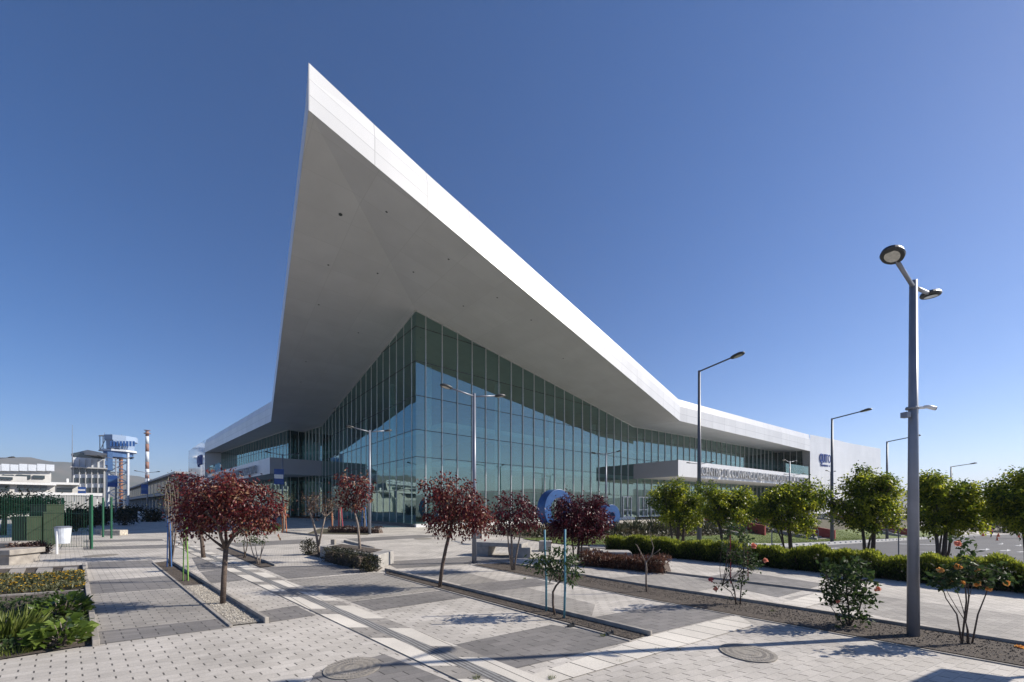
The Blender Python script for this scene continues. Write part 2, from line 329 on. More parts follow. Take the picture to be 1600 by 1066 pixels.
def leafobj(name, C, axis, size, aspect, mt, parent=None, tint=None, curl=.25, rng=RNG):
    """many small folded leaf blades as one mesh; a per-leaf tint is stored on the faces"""
    n = len(C); C = np.asarray(C, float); axis = unit(np.asarray(axis, float)); size = np.broadcast_to(size, (n,)).astype(float)[:, None]
    r = rng.normal(size=(n, 3)); side = unit(np.cross(axis, r)); nor = np.cross(axis, side)
    w = size*aspect*.5
    V = np.empty((n, 4, 3)); V[:, 0] = C; V[:, 1] = C+axis*size*.45+side*w+nor*w*curl; V[:, 2] = C+axis*size-nor*size*curl*.3; V[:, 3] = C+axis*size*.45-side*w+nor*w*curl
    og = ORG.get(parent, Vector((0, 0, 0))) if parent else Vector((0, 0, 0))
    V = V.reshape(-1, 3)-np.array(og)
    me = D.meshes.new(name); me.vertices.add(4*n); me.vertices.foreach_set('co', V.ravel())
    me.loops.add(6*n); me.polygons.add(2*n)
    b = np.arange(n)[:, None]*4; idx = np.concatenate([b+np.array([[0, 1, 2]]), b+np.array([[0, 2, 3]])], axis=1).ravel()
    me.loops.foreach_set('vertex_index', idx.astype(np.int32)); me.polygons.foreach_set('loop_start', np.arange(0, 6*n, 3, dtype=np.int32))
    me.update(calc_edges=True)
    if tint is None: tint = rng.random(n)
    at = me.attributes.new('tint', 'FLOAT', 'FACE'); at.data.foreach_set('value', np.repeat(tint, 2).astype(np.float32))
    me.materials.append(M[mt]); me.validate()
    o = D.objects.new(name, me); COL.objects.link(o)
    if parent: o.parent = parent; ORG[o] = og
    return o
def blobpts(blobs, ncl, nlf, spread, rng=RNG, shell=2.4, tipk=.25):
    """leaf positions: twig clusters through a set of ellipsoids (centre, rx, ry, rz)"""
    vol = np.array([b[1]*b[2]*b[3] for b in blobs])**.8; pr = vol/vol.sum()
    k = rng.choice(len(blobs), size=ncl, p=pr); d = unit(rng.normal(size=(ncl, 3))); r = rng.random(ncl)**(1/shell)
    c = np.array([tuple(b[0]) for b in blobs])[k]; R = np.array([b[1:4] for b in blobs])[k]
    cl = c+d*r[:, None]*R
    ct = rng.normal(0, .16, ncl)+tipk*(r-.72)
    i = np.repeat(np.arange(ncl), nlf); pts = cl[i]+rng.normal(0, 1, (len(i), 3))*spread
    out = unit(pts-c[i]); return cl, pts, out, ct[i]
def limb(mb, a, b, r0, r1, bend=.15, n=6, k=5):
    a = Vector(a); b = Vector(b); L = (b-a).length; m = (a+b)/2+Vector((random.uniform(-1, 1), random.uniform(-1, 1), random.uniform(-.2, .8)))*L*bend
    pts = []
    for i in range(k+1):
        t = i/k; pts.append(a*(1-t)**2+m*2*t*(1-t)+b*t*t)
    mb.tube(pts, [r0+(r1-r0)*i/k for i in range(k+1)], n)
def tree(name, label, cat, group, base, trunks, blobs, leaf, bark, ncl, nlf, size, spread, aspect=.5, droop=.5, limbs=9, tbias=.5, tvar=.22, shell=2.4, grow=1.0, tipk=.25):
    """base: ground point; trunks: list of (list of points, r0, r1); blobs: ellipsoids in world space"""
    t = thing(name, label, cat, base, group)
    cl, pts, out, ct = blobpts([(x[0], x[1]*grow, x[2]*grow, x[3]*grow) for x in blobs], ncl, nlf, spread, shell=shell, tipk=tipk)
    mb = MB()
    for path, r0, r1 in trunks:
        k = len(path); mb.tube(path, [r0+(r1-r0)*i/(k-1) for i in range(k)], 8)
    ends = [(Vector(p[0][-1]), p[2]) for p in trunks]
    for c in cl[:limbs]:
        e, r1 = min(ends, key=lambda q: (q[0]-Vector(c)).length+random.random()*.1); limb(mb, e, c, r1*.8, r1*.2, .16)
    for c in cl[limbs:limbs*4]:
        e = Vector(cl[random.randrange(limbs)]); c = Vector(c)
        if (e-c).length < max(b[1] for b in blobs)*1.1: limb(mb, e, c, ends[0][1]*.25, ends[0][1]*.1, .1, 4, 3)
    mb.build('trunk', bark, t, smooth=True)
    n = len(pts); ax = out*.6+RNG.normal(0, .6, (n, 3)); ax[:, 2] -= droop
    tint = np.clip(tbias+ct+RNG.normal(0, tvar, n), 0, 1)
    leafobj('crown', pts, ax, size*RNG.uniform(.6, 1.25, n), aspect, leaf, t, tint)
    return t

exec_parts = []
# ------------------------------------------------------------------ ground, paving, planters
def sheet(name, mt, planes, dz, bbox, res, conform=True):
    bm = bmesh.new(); x0, x1, y0, y1 = bbox; nx = max(1, int((x1-x0)/res)); ny = max(1, int((y1-y0)/res))
    bmesh.ops.create_grid(bm, x_segments=nx, y_segments=ny, size=1)
    for v in bm.verts: v.co = Vector(((v.co.x+1)/2*(x1-x0)+x0, (v.co.y+1)/2*(y1-y0)+y0, 0))
    for co, no in planes:        # keep the side the normal points away from
        bmesh.ops.bisect_plane(bm, geom=bm.verts[:]+bm.edges[:]+bm.faces[:], plane_co=(co[0], co[1], 0), plane_no=(no[0], no[1], 0), clear_outer=True)
    for v in bm.verts: v.co.z = (T(v.co.x, v.co.y) if conform else 0)+dz
    me = D.meshes.new(name); bm.to_mesh(me); bm.free(); me.materials.append(M[mt])
    o = D.objects.new(name, me); COL.objects.link(o); return struct(o)
def poly(name, mt, px, dz):
    pts = [G(u, v, dz) for u, v in px]; return struct(MB().face(pts).build(name, mt))
# one terrain sheet out to the horizon
xs = sorted(set([-9000, -4000, -1500, -600, -250, -120]+list(range(-80, 180, 4))+[180, 300, 700, 1600, 4000, 9000]))
ys = sorted(set([-4000, -1200, -300, -90]+list(range(-40, 160, 4))+[160, 240, 500, 1200, 3000, 9000]))
mb = MB(); nx = len(xs)
mb.v = [(x, y, T(x, y)-0.06) for y in ys for x in xs]
mb.f = [(j*nx+i, j*nx+i+1, (j+1)*nx+i+1, (j+1)*nx+i) for j in range(len(ys)-1) for i in range(nx-1)]; mb.uv = [None]*len(mb.f)
struct(mb.build('ground', 'ground', smooth=True))
HA, HB = G(945, 862), G(1600, 928)                     # front foot of the long hedge
hd = (HB-HA).to_2d().normalized(); hn = Vector((-hd.y, hd.x)); hn = hn if hn.x > 0 else -hn   # away from the plaza
hback = HA.to_2d()+hn*.9
sheet('plaza_paving', 'pave', [], .004, (-90, 110, -12, 128), 2.0)
sheet('parking_lot', 'asphalt', [(ts(0, -2.3), DN), (hback, -hn), ((0, 92), (0, 1))], .02, (-10, 140, -40, 100), 2.0)
sheet('pavement', 'sidewalk', [(ts(0, .6), DN), (ts(0, -2.05), -DN), (hback, -hn), (ts(85, 0), DT)], .03, (-10, 120, 5, 100), 1.5)
sheet('lawn', 'grass', [(ts(0, 5.6), DN), (ts(0, .6), -DN), (ts(-9.5, 0), -DT), (ts(85, 0), DT)], .045, (-10, 120, 5, 110), 1.0)
sheet('planting_bed', 'bed', [(ts(0, 11.6), DN), (ts(0, 5.6), -DN), (ts(-9.0, 0), -DT), (ts(80, 0), DT)], .04, (-20, 120, 5, 110), 1.5)
for px in ([(138, 909), (262, 900), (283, 919), (142, 929)], [(150, 988), (346, 967), (361, 981), (153, 1008)], [(137, 879), (237, 876), (247, 886), (138, 889)],
           [(300, 872), (336, 868), (356, 889), (312, 893)], [(314, 894), (356, 889), (382, 907), (330, 912)], [(401, 957), (462, 947), (494, 962), (423, 973)],  # first quad: dark paving and the shadow on it, in one dark colour
           [(408, 887), (553, 882), (588, 893), (450, 905)], [(548, 941), (722, 919), (740, 932), (586, 955)],
           [(707, 1009), (862, 977), (905, 984), (984, 1003), (800, 1047), (775, 1040)],
           [(716, 915), (835, 904), (868, 913), (762, 926)], [(929, 965), (1041, 945), (1146, 961), (1021, 991)],
           [(355, 849), (470, 843), (500, 848), (372, 855)], [(540, 842), (655, 836), (700, 838), (560, 847)], [(600, 878), (700, 872), (820, 866), (800, 877), (620, 889)],
           [(494, 1052), (600, 1023), (704, 1066), (690, 1090), (470, 1090)], [(1085, 905), (1155, 893), (1290, 913), (1216, 934)],
           [(130, 845), (260, 842), (262, 845), (131, 848)], [(130, 855), (275, 851), (280, 856), (131, 860)]):
    poly('dark_paving_band', 'pave_dark', px, .009)
for px in ([(142, 930), (284, 920), (345, 966), (150, 987)], [(445, 907), (590, 895), (720, 918), (546, 940)], [(930, 905), (1040, 897), (1150, 912), (1040, 935)],
           [(1225, 935), (1300, 922), (1600, 962), (1600, 1006)], [(650, 897), (715, 892), (930, 945), (925, 963)]):
    poly('mid_paving_band', 'pave_mid', px, .007)
poly('white_slab_strip', 'slab_cross', [(770, 1076), (1020, 993.5), (1152, 962), (1178, 978), (883, 1064), (800, 1090)], .013)
poly('white_slab_strip', 'slab_cross', [(1213, 946), (1276, 927), (1311, 934), (1250, 953)], .013)
# tactile strip with slabs on both sides
A0 = Vector((-1.433, 5.647)); AD = Vector((-5.94, 5.49)).normalized()
def sp(k, off): q = A0+AD*k; return (q.x+off, q.y)
k0, k1 = -2.9, 26
struct(MB().face([(*sp(k0, -.12), .017), (*sp(k0, .13), .017), (*sp(k1, .13), .017), (*sp(k1, -.12), .017)]).build('tactile_strip', 'tactile'))
for sgn in (-1, 1):
    a, b = (-.49, -.125) if sgn < 0 else (.135, .52)
    k = k0; i = 0
    mw = MB(); mg = MB()
    while k < k1:
        L = (1.15, .55, 1.5, .75)[i % 4] if sgn < 0 else (.8, 1.3, .6, 1.2)[i % 4]
        (mw if i % 2 == (0 if sgn < 0 else 1) else mg).face([(*sp(k, a), .016), (*sp(k, b), .016), (*sp(k+L, b), .016), (*sp(k+L, a), .016)])
        k += L; i += 1
    struct(mw.build('white_slab_row', 'slab')); struct(mg.build('grey_slab_row', 'pave_mid'))
# planted strips: soil sheets with kerbs
def kerb(px, w=.07, h=.07, dz=0, name='kerb'):
    pts = [G(u, v) for u, v in px]; mb = MB()
    for a, b in zip(pts, pts[1:]): mb.beam(a+Vector((0, 0, h/2+dz)), b+Vector((0, 0, h/2+dz)), w, h)
    return struct(mb.build(name, 'kerb', bevel=.008))
poly('soil_bed', 'soil', [(-60, 893), (128, 884), (146, 1009), (-60, 1042)], .022)
kerb([(131, 884), (150, 1010)], .075, .09); kerb([(-60, 938), (132, 925)], .06, .06)
kerb([(-60, 893), (131, 884)], .05, .03)
poly('soil_bed', 'soil', [(241, 880), (262, 878), (322, 915), (287, 917)], .022)
poly('gravel_bed', 'gravelbed', [(287, 917), (322, 915), (413, 973), (362, 979)], .022)
kerb([(239, 880), (361, 980)], .05, .035); kerb([(264, 877), (417, 974)], .06, .1); kerb([(287, 917), (322, 915)], .05, .03)
poly('soil_bed', 'soil', [(338, 857), (354, 856), (428, 885), (408, 888)], .022); kerb([(355, 855), (430, 885)], .05, .07)
poly('soil_bed', 'soil', [(474, 866), (503, 860), (598, 888), (590, 894)], .022)
poly('soil_bed', 'soil', [(603, 893), (1012, 994), (988, 1001), (603, 897)], .022)
kerb([(602, 892), (1018, 994.5)], .055, .085); kerb([(601, 898), (985, 1003)], .05, .025)
poly('soil_bed', 'soil', [(740, 883), (800, 880), (1000, 917), (1640, 1016), (1640, 1050), (1020, 938)], .022)
kerb([(772, 878), (1000, 915.5), (1200, 946), (1640, 1016)], .055, .07); kerb([(739, 884), (1020, 939), (1640, 1052)], .05, .02)
kerb([(1041, 896), (1286, 926)], .06, .06)
poly('soil_bed', 'soil', [(895, 884), (930, 866), (1045, 884), (1040, 896)], .022)
poly('soil_bed', 'bed', [(480, 834), (575, 836), (590, 829), (500, 826)], .022)
kerb([(440, 832), (500, 838.5)], .08, .12); kerb([(538, 847), (585, 859)], .08, .12)
# loose stones and clods
def scatter(name, mt, px, n, s0, s1, kind='stuff'):
    q = [G(u, v) for u, v in px]; mb = MB()
    for _ in range(n):
        if len(q) == 4:
            a, b = random.random(), random.random(); p = (q[0]*(1-a)+q[1]*a)*(1-b)+(q[3]*(1-a)+q[2]*a)*b
        s = random.uniform(s0, s1); r = [random.uniform(.6, 1.2)*s for _ in range(4)]; an = random.random()*6.28
        vs = [(p.x+math.cos(an+i*1.57)*r[i], p.y+math.sin(an+i*1.57)*r[i], .024+random.random()*s*.3) for i in range(4)]+[(p.x, p.y, .024+s*random.uniform(.7, 1.3))]
        mb.add(vs, [(0, 1, 4), (1, 2, 4), (2, 3, 4), (3, 0, 4)])
    return stuff(mb.build(name, mt))
scatter('gravel', 'stone', [(290, 918), (320, 916), (410, 972), (364, 977)], 2600, .006, .016)
scatter('soil_clods', 'clod', [(760, 883), (800, 881), (1640, 1017), (1640, 1048)], 5200, .005, .014)
scatter('soil_clods', 'clod', [(606, 894), (612, 894), (1008, 994), (988, 1000)], 2200, .005, .012)
scatter('soil_clods', 'clod', [(244, 881), (260, 879), (320, 914), (289, 916)], 900, .005, .012)
scatter('soil_clods', 'clod', [(-20, 900), (126, 892), (142, 1005), (-20, 1030)], 1500, .005, .013)
# stepping slabs of the flower garden
for px in ([(17, 892), (41, 890), (33, 905), (7, 907)], [(60, 890), (83, 889), (80, 900), (53, 902)], [(100, 889), (121, 888), (120, 897), (96, 899)]):
    q = [G(u, v) for u, v in px]
    struct(MB().prism([(p.x, p.y) for p in q][::-1], .02, .06).build('stepping_slab', 'kerb'))
# parking kerb with notches, road markings
mb = MB(); t = -3.0
while t < 62:
    a = ts(t, -2.17); b = ts(t+.75, -2.17); z0 = T(*a); z1 = T(*b)
    mb.beam((*a, z0+.09), (*b, z1+.09), .3, .26)
    c = ts(t+1.1, -2.17); mb.beam((*b, z1+.05), (*c, T(*c)+.05), .3, .12)
    t += 1.1
struct(mb.build('kerb', 'apron'))
def mark(px, w):
    pts = [G(u, v, .028) for u, v in px]; mb = MB()
    for a, b in zip(pts, pts[1:]): mb.beam(a, b, w, .006)
    struct(mb.build('road_marking', 'marking'))
mark([(1405, 850.5), (1480, 852)], .35); mark([(1250, 861), (1310, 857)], .18); mark([(1310, 866), (1370, 861)], .18); mark([(1444, 864), (1464, 863.5)], .3)
for u, v, w in ((1538, 859.5, 9), (1571, 861, 9), (1548, 869, 12), (1564, 850.5, 4), (1598, 863, 8), (1592, 853, 5)):
    a, b = G(u-w, v+.6, .03), G(u+w*.3, v, .03); c = G(u+w, v-.3, .03); d1, d2 = G(u+w*.3, v-1.8, .03), G(u+w*.2, v+1.6, .03)
    mb = MB(); mb.beam(a, b, .14, .006); mb.face([d2, c, d1]); struct(mb.build('road_marking', 'marking'))
# hills
def hill(name, az0, az1, r0, r1, fn, n=60):
    mb = MB(); m = 14
    for j in range(m+1):
        for i in range(n+1):
            az = rad(az0+(az1-az0)*i/n); f = j/m; r = r0+(r1-r0)*f
            h = fn(i/n)*math.sin(min(1, f*1.6)*math.pi/2)
            h *= 1+.03*math.sin(i*.5+j*1.3)+.02*math.sin(i*1.1-j)+.01*math.sin(i*2.1+j*2)
            mb.v.append((r*math.sin(az), r*math.cos(az), h*min(1, f*4)-4))
    mb.f = [(j*(n+1)+i, j*(n+1)+i+1, (j+1)*(n+1)+i+1, (j+1)*(n+1)+i) for j in range(m) for i in range(n)]; mb.uv = [None]*len(mb.f)
    return struct(mb.build(name, 'hill', smooth=True))
hill('hill', -80, -34, 2100, 3600, lambda f: (228-100*sstep(f, .62, .92))*(1-.03*math.sin(f*9)), 70)
hill('hill', 30, 85, 1700, 3800, lambda f: 84+16*math.sin(f*11)+8*math.sin(f*23), 80)
hill('hill', 85, 150, 1700, 3800, lambda f: 100+30*math.sin(f*9), 50)

# ------------------------------------------------------------------ convention centre
ER = Vector((math.cos(rad(40)), math.sin(rad(40)))); EL = Vector((-ER.y, ER.x))
C2 = Vector((-9.11, 36.8)); GR2 = Vector((18.8, 60.2)); GL2 = Vector((-30.6, 62.5))
KR2, P1, P2, P3, P4 = Vector((23.7, 54.8)), Vector((47.0, 71.3)), Vector((63.0, 82.1)), Vector((79.9, 92.2)), Vector((96.8, 102))
KL2, L2, L3 = Vector((-35.3, 56.9)), Vector((-72.3, 91.4)), Vector((-89.9, 107.9)); T2 = Vector((-10.63, 20.3))
ZT, ZB = 17.2, 14.1; TT, TB = 25.18, 22.7
GRE = Vector((59.2, 87.5)); S1, S2, S3 = Vector((-36.4, 67.9)), Vector((-38.0, 66.0)), Vector((-70.2, 93.8))
BK = [Vector((88, 140)), Vector((-60, 150))]
def v3(p, z): return Vector((p[0], p[1], z))
bld = thing('convention_center', 'white convention centre with a pointed cantilevered roof over a glass corner', 'building', (C2.x, C2.y, 0))
# fascia: a deep white band, its top third leaning back a little
def fascia(pts, name='fascia', mt='fascia'):
    mb = MB(); cen = Vector((0, 90)); d = 0
    for (a, zb0, zt0), (b, zb1, zt1) in zip(pts, pts[1:]):
        L = (b-a).length; n = max(1, int(L/3.6)); dirv = (b-a).normalized(); nrm = Vector((-dirv.y, dirv.x))
        if nrm.dot(cen-a) < 0: nrm = -nrm
        for i in range(n):
            f0, f1 = i/n, (i+1)/n; q0 = a.lerp(b, f0); q1 = a.lerp(b, f1)
            B0 = zb0+(zb1-zb0)*f0; B1 = zb0+(zb1-zb0)*f1; Z0 = zt0+(zt1-zt0)*f0; Z1 = zt0+(zt1-zt0)*f1
            m0 = B0+(Z0-B0)*.67; m1 = B1+(Z1-B1)*.67; u0, u1 = d+L*f0, d+L*f1
            mb.face([v3(q0, B0), v3(q1, B1), v3(q1, m1), v3(q0, m0)], [(u0, .03), (u1, .03), (u1, 2.06), (u0, 2.06)])
            i0, i1 = q0+nrm*.22*min(1, (q0-T2).length/6), q1+nrm*.22*min(1, (q1-T2).length/6)
            mb.face([v3(q0, m0), v3(q1, m1), v3(i1, Z1), v3(i0, Z0)], [(u0, 2.07), (u1, 2.07), (u1, 3.05), (u0, 3.05)])
        d += L
    return mb.build(name, mt, bld)
fascia([(T2, TB, TT), (KR2, ZB-.1, ZT-.1), (P1, ZB-.2, ZT), (P2, 13.6, ZT-.05)])
fascia([(T2, TB, TT), (KL2, ZB+.3, ZT+.3), (L2, 14.6, 17.6)])
# roof deck
mb = MB(); cz = ZT-1.3
tp = v3(T2, TT-1.2); kr = v3(KR2, cz); kl = v3(KL2, cz+.3)
rc = v3(C2, 22.4); mb.face([tp, kr, rc]); mb.face([tp, rc, kl]); mb.face([rc, kr, kl])
mb.face([kr, v3(P1, cz), v3(P2, cz), v3(P3, cz-.3), v3(P4, cz-.5), v3(BK[0], cz), v3(BK[1], cz), v3(L3, cz-.1), v3(L2, cz), kl])
mb.build('roof_deck', 'grey_plaster', bld)
mb = MB()
for a, b in ((P4, BK[0]), (BK[0], BK[1]), (BK[1], L3)):
    mb.face([v3(a, 0), v3(b, 0), v3(b, cz), v3(a, cz)])
mb.build('rear_wall', 'grey_plaster', bld)
# soffit: two bilinear wings folding along the line tip - glass corner, then flat strips under the wings
def bil(mb, a, b, c, d, n=10):
    for i in range(n):
        for j in range(n):
            q = []
            uv = []
            for s, t in ((i, j), (i+1, j), (i+1, j+1), (i, j+1)):
                s /= n; t /= n; p = (a*(1-s)+b*s)*(1-t)+(d*(1-s)+c*s)*t; q.append(p); r = Vector((p.x, p.y)); uv.append((r.dot(ER)+200, r.dot(EL)+200))
            mb.face(q, uv)
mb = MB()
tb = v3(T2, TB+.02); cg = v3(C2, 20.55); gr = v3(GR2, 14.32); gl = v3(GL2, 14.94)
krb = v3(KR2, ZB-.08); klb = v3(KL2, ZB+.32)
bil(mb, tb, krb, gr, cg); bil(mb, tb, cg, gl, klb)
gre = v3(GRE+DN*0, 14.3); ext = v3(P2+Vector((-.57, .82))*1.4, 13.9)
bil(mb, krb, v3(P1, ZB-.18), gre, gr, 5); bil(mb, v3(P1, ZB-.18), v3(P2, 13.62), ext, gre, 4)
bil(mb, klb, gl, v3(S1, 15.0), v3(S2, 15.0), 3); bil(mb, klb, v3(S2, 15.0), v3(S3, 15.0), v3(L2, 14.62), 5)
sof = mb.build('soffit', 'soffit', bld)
# round holes and spotlights let into the soffit
mb = MB()
for u, v in ((532, 335), (604, 331), (513, 414), (590, 427), (646, 425), (701, 405), (777, 465), (724, 478), (498, 476), (560, 520), (478, 565), (470, 597), (830, 500), (880, 560)):
    dirv = P(u, v, 1)-Vector((0, 0, H0)); best = None
    o_, d_ = Vector((0, 0, H0)), dirv.normalized()
    hit, loc, nrm, _ = sof.ray_cast(o_-Vector((C2.x, C2.y, 0)), d_)
    if hit:
        loc = loc+Vector((C2.x, C2.y, 0)); r = .16 if u == 532 else .1
        if nrm.z > 0: nrm = -nrm
        x = nrm.cross(Vector((0, 1, 0))).normalized(); y = nrm.cross(x)
        mb = MB(); mb.face([loc+nrm*.02+(x*math.cos(a)+y*math.sin(a))*r*.8 for a in [k*math.pi/5 for k in range(10)]])
        mb.build('soffit_light', 'transom', sof)
# curtain walls
ZL = [0.33, 3.62, 6.70, 9.29, 12.53, 15.8, 19.06]
def curtain(a, b, za, zb, first, wv, zbot=.33, glass='glass', zl=ZL, mull=.055, dep=.13, name='curtain_wall'):
    dv = (b-a).normalized(); L = (b-a).length; nr = Vector((dv.y, -dv.x))
    if nr.dot(Vector((0, 0))-a) < 0: nr = -nr
    top = lambda t: za+(zb-za)*t/L
    g = MB(); cols = [0]; t = first
    while t < L-.25: cols.append(t); t += wv
    cols.append(L)
    for t0, t1 in zip(cols, cols[1:]):
        h = max(top(t0), top(t1))
        zz = [zbot]+[z for z in zl if zbot < z < h-.1]+[None]
        for z0, z1 in zip(zz, zz[1:]):
            e0 = top(t0) if z1 is None else min(z1, top(t0)); e1 = top(t1) if z1 is None else min(z1, top(t1))
            if e0 <= z0+.01 and e1 <= z0+.01: continue
            j0, j1 = random.uniform(-.004, .004), random.uniform(-.004, .004)    # panes never sit perfectly in line
            p0 = a+dv*t0; p1 = a+dv*t1
            g.face([v3(p0+nr*j0, z0), v3(p1+nr*j1, z0), v3(p1+nr*(j1+random.uniform(-.003, .003)), max(e1, z0+.005)), v3(p0+nr*(j0+random.uniform(-.003, .003)), max(e0, z0+.005))])
    gl_ = g.build(name, glass, bld)
    m = MB()
    for t in cols[1:-1]:
        p = a+dv*t+nr*dep*.45; m.beam(v3(p, zbot-.05), v3(p, top(t)), mull, dep, up=(nr.x, nr.y, 0))
    m.beam(v3(a+nr*.05, za), v3(b+nr*.05, zb), .12, .10)
    m.build('mullions', 'mullion', gl_)
    for z in zl:
        m = MB()
        if z <= zbot: continue
        if z < min(za, zb): tr = [0, L]
        elif z < max(za, zb): tx = (z-za)/(zb-za)*L; tr = [0, tx] if za > zb else [tx, L]
        else: continue
        m.beam(v3(a+dv*tr[0]+nr*.012, z), v3(a+dv*tr[1]+nr*.012, z), .05, .055); m.build('transom', 'transom', gl_)
    return gl_
curtain(C2, GR2, 20.5, 14.28, 1.0, 1.786)
curtain(C2, GL2, 20.5, 14.9, .85, 1.786, mull=.05, dep=.05)
curtain(GR2, GRE, 14.28, 14.28, .9, 1.786)
curtain(GL2, S1, 14.9, 14.95, .9, 1.5, zl=[3.62, 6.7, 9.29])
curtain(S1, S2, 14.95, 14.95, .9, 1.3, zl=[9.29], glass='glass_dark')
curtain(S2, S3, 14.95, 14.9, .8, 1.6, zl=[3.62, 6.7, 12.4], mull=.05, dep=.05)
# dark glazed return of the recess at the far right, and its slanting cheek
rn = Vector((-.57, .82)); R1 = P2+rn*1.4
curtain(GRE, R1, 14.1, 13.9, .6, 1.2, zl=[3.62, 6.7, 9.29], glass='glass_dark')
mb = MB().face([v3(P2, 13.6), v3(R1, 13.9), v3(R1+Vector((1.1, .8)), 0), v3(P2+Vector((1.4, .95)), 0)]); mb.build('slanted_jamb', 'jamb', bld)
# solid white end walls
def wall(pts, name, mt):
    mb = MB(); d = 0
    for (a, zb0, zt0), (b, zb1, zt1) in zip(pts, pts[1:]):
        L = (b-a).length; n = max(1, int(L/2.4))
        for i in range(n):
            f0, f1 = i/n, (i+1)/n; q0, q1 = a.lerp(b, f0), a.lerp(b, f1); z0 = zt0+(zt1-zt0)*f0; z1 = zt0+(zt1-zt0)*f1
            mb.face([v3(q0, zb0), v3(q1, zb0), v3(q1, z1), v3(q0, z0)], [(d+L*f0, zb0), (d+L*f1, zb0), (d+L*f1, z1), (d+L*f0, z0)])
        d += L
    return mb.build(name, mt, bld)
w_r = wall([(P2, -.5, ZT-.05), (P2.lerp(P3, .5)+Vector((.15, -.2)), -.5, ZT-.15), (P3, -.5, ZT-.2), (P4, -.5, ZT-.1)], 'end_wall', 'wall')
w_l = wall([(L2, -.5, 17.6), (L3, -.5, 17.3)], 'end_wall', 'wall_gloss')
mb = MB().face([v3(L2, 14.6), v3(S3, 14.9), v3(S3, 0), v3(L2, 0)]); mb.build('end_jamb', 'wall_gloss', bld)
# canopies over the entrances
dR = (P2-KR2).normalized(); nR = Vector((dR.y, -dR.x)); dL = (L2-KL2).normalized(); nL = Vector((-dL.y, dL.x))
nL = nL if nL.dot(Vector((-1, -1))) > 0 else -nL
CR = Vector((23.4, 54.7)); CRE = CR+dR*47.5; CL = Vector((-36.1, 57.9)); CLE = CL+dL*47
def canopy(o, e, inner_e, inner, zb, zt):
    mb = MB()
    mb.face([v3(o, zb), v3(e, zb), v3(e, zt), v3(o, zt)], [(0, .1), (47, .1), (47, 2.4), (0, 2.4)])
    mb.face([v3(o, zt), v3(e, zt), v3(inner_e, zt), v3(inner, zt)], [(0, .1), (47, .1), (47, 2.4), (0, 2.4)])
    c = mb.build('canopy', 'canopy', bld)
    m2 = MB().face([v3(o, zb), v3(o, zt), v3(inner, zt), v3(inner, zb)]); m2.build('canopy_end', 'roof_and_shade_grey', c)  # white canopy's end face: its shade is put into the grey colour
    m3 = MB().face([v3(o, zb+.01), v3(inner, zb+.15), v3(inner_e, zb+.15), v3(e, zb+.01)]); m3.build('canopy_soffit', 'int_white', c)
    return c
can_r = canopy(CR, CRE, GRE+dR*8, GR2+nR*.02, 6.2, 8.52); can_l = canopy(CL, CLE, S3, GL2+nL*.02, 6.85, 9.28)
def text(name, body, size, origin, xdir, nrm, parent, mt, ext=.08, width=None, bold=.02):
    cu = D.curves.new('lettering', 'FONT'); cu.body = body; cu.size = size; cu.extrude = ext; cu.offset = bold*size
    tmp = D.objects.new('lettering', cu); COL.objects.link(tmp); dg = bpy.context.evaluated_depsgraph_get(); dg.update()
    me = D.meshes.new_from_object(tmp.evaluated_get(dg)); D.objects.remove(tmp)
    w = max(v.co.x for v in me.vertices)-min(v.co.x for v in me.vertices); sx = width/w if width else 1
    og = ORG.get(parent, Vector((0, 0, 0))); x = Vector(xdir).normalized(); n = Vector(nrm).normalized(); up = n.cross(x)
    for v in me.vertices: v.co = Vector(origin)+x*(v.co.x*sx)+up*v.co.y+n*v.co.z-og
    me.materials.clear(); me.materials.append(M[mt]); me.name = name
    o = D.objects.new(name, me); COL.objects.link(o); o.parent = parent; ORG[o] = og; return o
s = 'CENTRO DE CONVENCIONES METROPOLITANO DE QUITO'
o = CR+dR*5.6+nR*.22; text('lettering', s, 1.85, v3(o, 6.62), v3(dR, 0), v3(nR, 0), can_r, 'letter', .12, 41.0, -.004)
o = CL+dL*46+nL*.22; text('lettering', s, 1.85, v3(o, 7.3), v3(-dL, 0), v3(nL, 0), can_l, 'letter', .12, 39.6, -.004)
pd = (P3-P2).normalized(); pn = Vector((pd.y, -pd.x)); o = P2+pd*4.0+pn*.15
text('lettering', 'QUITO', 2.6, v3(o, 11.6), v3(pd, 0), v3(pn, 0), w_r, 'blue_letter', .12, 5.2, .01)
text('lettering', 'TURISMO', .6, v3(o+pd*.4, 10.7), v3(pd, 0), v3(pn, 0), w_r, 'blue_letter', .1, 5.2, 0)
ld = (L2-L3).normalized(); ln = Vector((ld.y, -ld.x)); ln = ln if ln.dot(Vector((-1, -1))) > 0 else -ln
text('lettering', 'QUITO', 3.2, v3(L3+ld*15.5+ln*.12, 12.2), v3(ld, 0), v3(ln, 0), w_l, 'blue_letter', .12, 5.0, .02)
